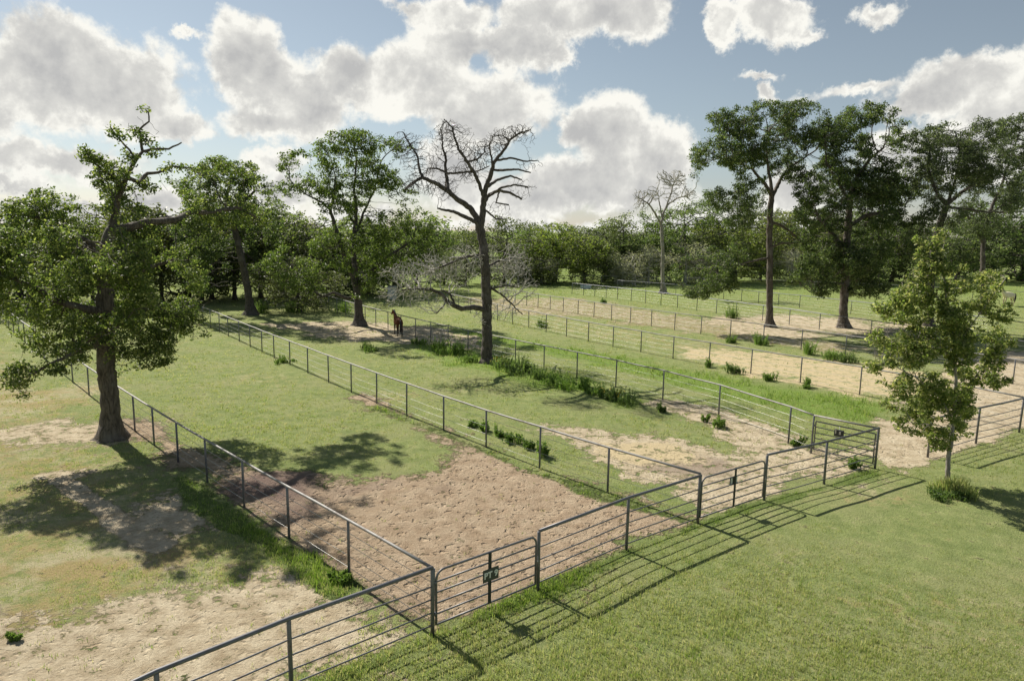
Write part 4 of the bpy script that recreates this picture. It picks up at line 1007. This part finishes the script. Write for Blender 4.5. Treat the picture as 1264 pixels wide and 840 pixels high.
# weeds and bushes, every one at its own spot: px, py, radius, height, kind, label
WG = 'weed clumps growing along the paddock fences'
WEEDS = [
 (560, 436, 1.3, 1.4, 1, 'tall bright weed thicket left of the bare dead tree'),
 (538, 432, 1.0, 1.2, 1, 'leafy weeds against the fence right of the brown horse'),
 (585, 446, .9, .8, 1, 'low bright green weeds just left of the bare dead trunk'),
 (617, 452, 1.0, 1.0, 3, 'dark bush with yellow flowers touching the bare dead trunk on its right'),
 (643, 459, 1.3, 1.5, 2, 'biggest dark weed bush right of the bare dead trunk'),
 (665, 466, .9, 1.0, 2, 'dark weed clump at the fence post right of the big dark bush'),
 (686, 474, 1.0, 1.15, 1, 'leafy weeds in the fence row, midway between dead tree and yellow-flowered bush'),
 (703, 480, .9, 1.1, 1, 'bushy pale green weeds leaning on the fence row'),
 (718, 481, .8, .9, 1, 'small weed clump at the end of the leafy fence row'),
 (738, 488, .7, .95, 1, 'leafy weeds left of the yellow-flowered fence bush'),
 (752, 493, .8, 1.0, 3, 'yellow-flowered bush under the fence in the middle of the picture'),
 (768, 496, .75, 1.0, 2, 'grey-leaved bush casting a shadow under the middle fence'),
 (817, 507, .45, .75, 2, 'single dark weed bush on the near side of the middle fence'),
 (888, 526, .65, .7, 1, 'two-stemmed weed clump beside the fence right of the middle'),
 (869, 519, .25, .5, 1, 'slim weed stalk left of the two-stemmed clump'),
 (983, 549, .35, .65, 1, 'leafy sprig growing by the fence near the side gate'),
 (1052, 576, .4, .55, 1, 'bright weed inside the right corner of the front fence'),
 (673, 562, .32, .8, 1, 'single upright weed behind the wire fence of the dirt paddock'),
 (655, 552, .35, .45, 1, 'low weeds left of the single upright weed'),
 (636, 545, .5, .55, 1, 'leafy weed patch behind the wire fence, near its middle'),
 (618, 538, .45, .6, 1, 'leafy weed patch behind the wire fence, next to the shortest one'),
 (600, 531, .4, .6, 1, 'row of weeds behind a wire fence post in the middle'),
 (583, 525, .35, .4, 1, 'shortest weeds at the left end of the row behind the wire fence'),
 (907, 460, .85, .95, 2, 'round dark bush at the alley fence'),
 (950, 469, .6, .65, 1, 'small round weed bush right of the round dark bush'),
 (996, 478, .6, .7, 1, 'small pale weed bush before the straw coloured strip'),
 (873, 452, .5, .9, 1, 'wispy weed at an alley fence post'),
 (905, 392, 1.6, 2.0, 2, 'tall weed bush in the green field left of the straight-trunked oak'),
 (940, 425, 1.0, 1.3, 1, 'bright weeds on the bare strip below the straight-trunked oak'),
 (994, 437, 1.1, 1.6, 1, 'bushy weeds left of the fence post under the dense right oak'),
 (1024, 443, 1.0, 1.2, 1, 'grassy weeds under the dense right oak'),
 (1050, 447, 1.2, 1.1, 2, 'dark trailing weeds beside the young tree crown'),
 (900, 423, .7, .9, 1, 'pale weeds at the far fence of the bare strip'),
 (670, 404, .7, 1.2, 2, 'little sapling in the sandy patch right of the bare dead tree'),
 (424, 384, 1.7, 2.0, 1, 'pale green thicket left of the fork-trunked tree'),
 (362, 384, 1.6, 1.7, 1, 'green thicket between the leaning oak and the fork-trunked tree'),
 (325, 386, .9, 1.8, 2, 'dark shrub growing against the leaning oak trunk'),
 (520, 424, .9, .7, 1, 'low weeds at the fence right of the brown horse'),
 (428, 716, .3, .22, 1, 'leafy low weeds at the last post of the left fence'),
 (415, 712, .28, .2, 1, 'small leafy weeds just left of the last left fence post'),
 (352, 447, .8, .5, 1, 'grass tufts in the middle left paddock behind the wire fence'),
 (452, 432, 1.2, .7, 1, 'bright grass tufts in the shade edge below the horse'),
 (745, 374, .8, 1.0, 2, 'tiny dark bush in the far bright green field'),
 (18, 788, .16, .14, 1, 'bright green tuft at the lower left picture edge'),
]
for i, (x, y, r, h, k, lab) in enumerate(WEEDS):
    b = G(x, y); r *= .62 if x > 780 else .85; h *= .72; n = int(32 + 62 * r)
    clump('weed_clump', lab, b, r, h, L_WEED if k == 1 else L_WEED_D, n, 50 + i, 'weeds' if k == 1 else 'bush', WG, wid=.012 + .0002 * b.y, leafy=7 if b.y < 60 else 6, flowers=24 if k == 3 else 0)


# ------------------------------------------------------------------ far trees: four prototypes, copies share their meshes
def proto(seed, h, w, leaf, bark, n=2600, low=.06, size=.36, per=12, gap=.1, nb=15):
    rngp = random.Random(seed); rng = np.random.default_rng(seed); bl = []
    for k in range(nb):
        t = rngp.uniform(low, 1); ww = w * (math.sin(min(1, t * 1.1) * math.pi * .8) ** .7) * .55; a = rngp.uniform(0, 6.3); rr_ = ww * rngp.uniform(.3, 1)
        s = w * rngp.uniform(.2, .32); bl.append((Vector((math.cos(a) * rr_, math.sin(a) * rr_, h * t * .9)), s, s, s * .75, 1))
    bl.append((Vector((0, 0, h * .5)), w * .3, w * .3, h * .3, .6))
    att = blob_points(bl, n, rng, gap, .35)
    gs = [[(Vector((0, 0, -.2)), .32), (Vector((rngp.uniform(-.3, .3), 0, h * .25)), .25), (Vector((rngp.uniform(-.8, .8), rngp.uniform(-.6, .6), h * .55)), .17), (Vector((rngp.uniform(-1, 1), 0, h * .85)), .07)]]
    pos, par, rad, ng = grow(gs, att, .6, .68, .2, rngp)
    rr2, ch, cnt = radii(pos, par, rad, ng, .03, .3); runs = chains(pos, par, rr2, ch, 0, 9); O = Vector((0, 0, 0))
    tr = wood_mesh('trunk', pos, rr2, runs, bark, O, 0, 9, (1.2, .4))
    cen = [pos[i] for i in range(ng, len(pos)) if cnt[i] <= 2]
    cl = rng.uniform(0, .5, len(cen)) + np.array([.5 + .7 * noise.noise(c * .3) for c in cen]) * .6
    return tr, (leaf_mesh('crown', cen, per, .8, size, leaf, rng, .75, cvals=np.clip(cl, 0, 1)) if leaf else None)


PR = [proto(101, 13, 11, L_FAR, M_BARK_D), proto(102, 11, 12, L_FAR2, M_BARK_D), proto(103, 14, 9, L_FAR, M_BARK_D), proto(104, 10, 12, L_FAR, M_BARK_D), proto(105, 15, 13, L_FAR2, M_BARK_D, gap=.16),
      proto(106, 7, 9, L_GREYS, M_TWIG, 2000, .03, .26, 11, .1), proto(107, 13, 10, L_GREY_D, M_BARK_G, 2000, .15, .30, 10, .12)]
PR += [proto(108, 14, 12, L_FAR2, M_BARK_D, low=.34), proto(109, 15, 11, L_FAR, M_BARK_D, low=.30)]
PH = [13, 11, 14, 10, 15, 7, 13, 14, 15]


def far_tree(x, ytop, ybase, k, label, group, name='broadleaf_tree', Y=None, wf=1.0, rz=None):
    b = G(x, ybase) if Y is None else PY(x, ybase, Y)
    top = PY(x, ytop, b.y).z; s = top / PH[k]; b = Vector((b.x, b.y, 0))
    root = empty(name, b, label, 'tree' if name != 'grey_shrub' else 'shrub', group)
    rz = random.uniform(0, 6.28) if rz is None else rz
    for nm, me in zip(('trunk', 'crown'), PR[k]):
        if me is None: continue
        o = ob(nm, me, root); o.rotation_euler.z = rz; o.scale = (s * wf, s * wf, s)
    return root


FG = 'trees of the far tree line'
# (x, top, base, prototype, width factor, label)
FT = [
 (548, 290, 352, 0, 1.0, 'dark round tree in the far tree line just left of the bare dead tree'),
 (575, 292, 351, 2, 1.1, 'dark tree in the far tree line right behind the bare dead trunk'),
 (622, 290, 350, 3, 1.2, 'low broad tree in the far tree line just right of the bare dead trunk'),
 (655, 286, 349, 1, 1.1, 'light green tree in the far tree line right of the bare dead tree'),
 (684, 272, 348, 1, 1.3, 'broad yellow-green tree in the far tree line, left of the dark dense middle one'),
 (722, 270, 348, 0, 1.2, 'dark dense tree in the middle of the far tree line'),
 (745, 278, 348, 3, 1.1, 'smaller dark tree in the far tree line left of the tall poking one'),
 (768, 263, 348, 2, 1.2, 'tall dark tree poking above the far tree line left of the pale dead tree'),
 (798, 270, 347, 0, 1.1, 'dark tree directly left of the pale dead tree trunk'),
 (838, 248, 347, 4, 1.0, 'tall green tree directly right of the pale dead tree'),
 (868, 272, 347, 0, 1.1, 'dark tree between the pale dead tree and the flat-crowned oak'),
 (905, 270, 347, 1, 1.3, 'greenish tree in the far tree line left of the straight-trunked oak'),
 (938, 262, 347, 4, 1.0, 'tree in the far tree line directly behind the straight oak trunk'),
 (978, 268, 347, 1, 1.3, 'pale green tree in the far tree line between the two right oaks'),
 (1015, 262, 347, 6, 1.3, 'loose grey-green tree left behind the dense right oak'),
 (1060, 268, 347, 1, 1.3, 'green tree in the far tree line behind the dense right oak'),
 (1100, 262, 347, 0, 1.2, 'dark tree between the dense right oak and the slanting trunk'),
 (1140, 275, 347, 6, 1.2, 'grey-green tree behind the slanting trunk'),
 (1180, 268, 347, 1, 1.3, 'pale green tree right of the slanting trunk'),
 (1222, 262, 346, 6, 1.3, 'grey-green tree behind the pale straight trunk at the right'),
 (1262, 255, 346, 3, 1.4, 'dark tree at the right end of the far tree line'),
 (515, 268, 356, 0, 1.1, 'dark tree right behind the fork-trunked tree'),
 (488, 262, 360, 3, 1.2, 'dark broad tree behind the white box'),
 (455, 268, 362, 2, 1.1, 'dark tree behind the fork of the fork-trunked tree'),
 (418, 285, 364, 1, 1.2, 'light green tree behind the left fork'),
 (384, 272, 366, 3, 1.2, 'tree left behind the fork-trunked tree low bough'),
 (350, 262, 367, 0, 1.2, 'dark tree in the gap between leaning oak and fork-trunked tree'),
 (322, 255, 368, 4, 1.0, 'tall dark tree right behind the leaning oak'),
 (290, 262, 369, 0, 1.1, 'dark tree hidden behind the leaning oak crown'),
 (262, 265, 370, 1, 1.2, 'light tree behind the leaning oak low limb'),
 (232, 262, 371, 3, 1.2, 'dark broad tree between the big left oak and the leaning oak'),
 (200, 268, 372, 0, 1.1, 'dark tree behind the right side of the big left oak'),
 (160, 262, 373, 4, 1.1, 'tree behind the big left oak crown'),
 (115, 270, 374, 1, 1.2, 'light green tree behind the big left oak trunk'),
 (70, 268, 375, 0, 1.2, 'dark tree behind the left side of the big left oak'),
 (25, 262, 376, 3, 1.3, 'dark tree behind the far left end of the left fence, cut by the picture edge'),
]
for (x, yt, yb, k, wf, lab) in FT:
    if x < 520 and k in (0, 1, 4): k = 8 if k == 0 else 7
    far_tree(x, yt + random.uniform(-7, 9), yb + random.uniform(-1.5, .8), k, lab, FG, wf=wf)
# second, farther rank closes the wood
def wood():
    rngp = random.Random(9); V = []; rng = np.random.default_rng(9); cen = []
    bl = []
    for i in range(110):
        x = -90 + 1450 * i / 109 + rngp.uniform(-8, 8); Y = rngp.uniform(150, 185) if x > 540 else rngp.uniform(125, 160)
        top = PY(x, rngp.uniform(262, 279), Y).z; c = PY(x, 300, Y)
        for k in range(5):
            bl.append((Vector((c.x + rngp.uniform(-3, 3), c.y + rngp.uniform(-3, 3), top * rngp.uniform(.12, .78))), 3.2, 3.2, top * .22, 1))
    cen = blob_points(bl, 14000, rng, .02, .2)
    cl = np.clip(rng.uniform(0, .5, len(cen)) + np.array([.5 + .7 * noise.noise(c * .2) for c in cen]) * .6, 0, 1)
    o = ob('far_wood', leaf_mesh('far_wood', cen, 12, 1.1, .5, L_FAR, rng, .8, cvals=cl)); tag(o, 'dense wood closing the view behind the far tree line', None, kind='stuff')
wood()
SG = 'pale grey shrubs before the far tree line'
for (x, yt, yb, wf, lab) in [(783, 312, 352, 1.0, 'pale grey bushy shrub left of the pale dead tree'), (800, 305, 350, .9, 'taller grey shrub touching the pale dead tree'), (845, 300, 350, 1.0, 'grey shrub right of the pale dead tree'), (868, 308, 350, 1.0, 'grey drooping shrub left of the low oak bough'),
                             (668, 318, 350, 1.1, 'grey shrub at the far tree line right of the bare dead tree'), (768, 328, 352, .9, 'lowest grey shrub at the left end of the pale group'), (975, 310, 350, 1, 'greyish shrub between the two right oaks'), (640, 322, 350, 1.1, 'grey shrub behind the twiggy boughs of the bare dead tree')]:
    far_tree(x, yt, yb, 5, lab, SG, 'grey_shrub', wf=wf)
# mid-distance trees under the left group
MG = 'small trees in the left middle ground'
far_tree(370, 318, 384, 1, 'small light green tree under the left bough of the fork-trunked tree', MG, wf=1.3)
far_tree(250, 300, 372, 6, 'loose grey tree with dark trunk left of the leaning oak', MG, wf=1.2)


# ------------------------------------------------------------------ horses
def horse(loc, rz, label, coat, dark, scale=1.0, head_up=.35, turn=0.0):
    root = empty('horse', loc, label, 'horse', None, rz)
    V = []; E = []; Rr = []
    def add(p, r, par=None):
        V.append(p); Rr.append(r if isinstance(r, tuple) else (r, r)); i = len(V) - 1
        if par is not None: E.append((par, i))
        return i
    hip = add((-.55, 0, 1.22), (.30, .29)); mid = add((-.1, 0, 1.17), (.31, .33), hip); sh = add((.35, 0, 1.2), (.27, .31), mid)
    ch_ = add((.58, 0, 1.26), (.19, .23), sh)
    n1 = add((.78, .06 * turn, 1.45), (.13, .17), ch_); n2 = add((.93, .16 * turn, 1.66), (.10, .13), n1); n3 = add((1.02, .24 * turn, 1.74), (.095, .11), n2)
    h1 = add((1.12, .32 * turn, 1.74), (.085, .10), n3); h2 = add((1.27, .42 * turn, 1.58), (.065, .075), h1); h3 = add((1.36, .48 * turn, 1.46), (.055, .06), h2)
    for s in (-1, 1):
        e = add((1.03, .24 * turn + .06 * s, 1.85), .028, n3); add((1.03, .24 * turn + .065 * s, 1.93), .010, e)
    rump = add((-.80, 0, 1.16), (.20, .22), hip)
    for s in (-1, 1):
        a = add((-.66, .15 * s, .98), (.15, .12), hip); k = add((-.56 + .03 * s, .16 * s, .76), (.095, .08), a); hk = add((-.78 + .04 * s, .16 * s, .52), (.055, .05), k)
        c = add((-.74 + .04 * s, .16 * s, .26), .036, hk); f = add((-.71 + .04 * s, .16 * s, .10), .042, c); add((-.67 + .04 * s, .16 * s, .03), .052, f)
        a = add((.40, .13 * s, .92), (.11, .09), sh); k = add((.42 + .02 * s, .13 * s, .55), .052, a); c = add((.41 + .02 * s, .13 * s, .28), .036, k); f = add((.43 + .02 * s, .13 * s, .10), .042, c); add((.46 + .02 * s, .13 * s, .03), .05, f)
    me = bpy.data.meshes.new('body'); me.from_pydata([Vector(v) for v in V], E, []); me.materials.append(coat)
    o = ob('body', me, root)
    sk = o.modifiers.new('skin', 'SKIN'); sk.use_smooth_shade = True
    for i, r in enumerate(Rr): me.skin_vertices[0].data[i].radius = r
    me.skin_vertices[0].data[0].use_root = True
    ss = o.modifiers.new('sub', 'SUBSURF'); ss.levels = 2; ss.render_levels = 2
    ob('tail', tube_mesh([([(-.92, 0, 1.30), (-1.02, 0, 1.22), (-1.05, 0, 1.0), (-1.03, 0, .75), (-1.0, .01, .5), (-.98, .02, .36)], [.035, .06, .08, .09, .065, .02])], dark, 10), root)
    ob('mane', tube_mesh([([(.50, .02, 1.50), (.68, .04 * turn, 1.62), (.83, .12 * turn, 1.78), (.95, .2 * turn, 1.84), (1.06, .27 * turn, 1.87)], [.02, .05, .06, .05, .02])], dark, 8), root)
    root.scale = (scale,) * 3
    return root


def coat_mat(name, c1, c2, cleg):
    m_, t, b = mat(name); g = t.new('ShaderNodeTexCoord'); s = t.new('ShaderNodeSeparateXYZ'); t.l.new(g.outputs['Object'], s.inputs[0])
    c = t.mix(t.noise(g.outputs['Object'], 3, 3), c1, c2); c = t.mix(t.step(s.outputs[2], .55, .85), cleg, c)
    t.put(b.inputs['Base Color'], c); b.inputs['Roughness'].default_value = .75; b.inputs['Specular IOR Level'].default_value = .15
    return m_


M_BAY = coat_mat('bay_coat', (.11, .040, .019), (.17, .062, .028), (.016, .011, .010)); M_BLK = simple('black_hair', (.012, .010, .010), .6)
M_TAN = coat_mat('buckskin_coat', (.74, .62, .46), (.86, .78, .62), (.35, .27, .2))
hb = G(491, 414); horse(hb, R(112), 'brown bay horse standing by the fence, seen from behind, head raised', M_BAY, M_BLK, 1.05, turn=.35)
hb = G(1243, 377); horse(hb, R(196), 'pale tan horse in the far right paddock behind the young tree', M_TAN, M_BLK, 1.2)

# small things far off
hb = G(484, 369)
wb = empty('white_box', hb, 'small white box among the shrubs behind the brown horse', 'box')
ob('cabinet', box_mesh([(0, 0, .75, 1.0, .7, 1.5)], simple('white_paint', (.62, .63, .62), .5), .03), wb)
ob('lid', box_mesh([(0, 0, 1.53, 1.08, .78, .06)], simple('grey_lid', (.42, .43, .44), .5), .01), wb)
hb = G(723, 356)
wt = empty('water_trough', hb, 'pale blue water trough far off at the foot of the tree line', 'trough')
bmx = bmesh.new(); bmesh.ops.create_cone(bmx, cap_ends=True, segments=20, radius1=.95, radius2=1.05, depth=.62)
bmesh.ops.translate(bmx, vec=(0, 0, .31), verts=bmx.verts)
tp = [f for f in bmx.faces if f.normal.z > .9]; r_ = bmesh.ops.inset_region(bmx, faces=tp, thickness=.06); bmesh.ops.translate(bmx, vec=(0, 0, -.2), verts=list({v for f in tp for v in f.verts}))
bmesh.ops.scale(bmx, vec=(.8, .45, .8), verts=bmx.verts)
me = bpy.data.meshes.new('basin'); bmx.to_mesh(me); bmx.free(); me.materials.append(simple('pale_blue_metal', (.50, .58, .70), .4))
ob('basin', me, wt)
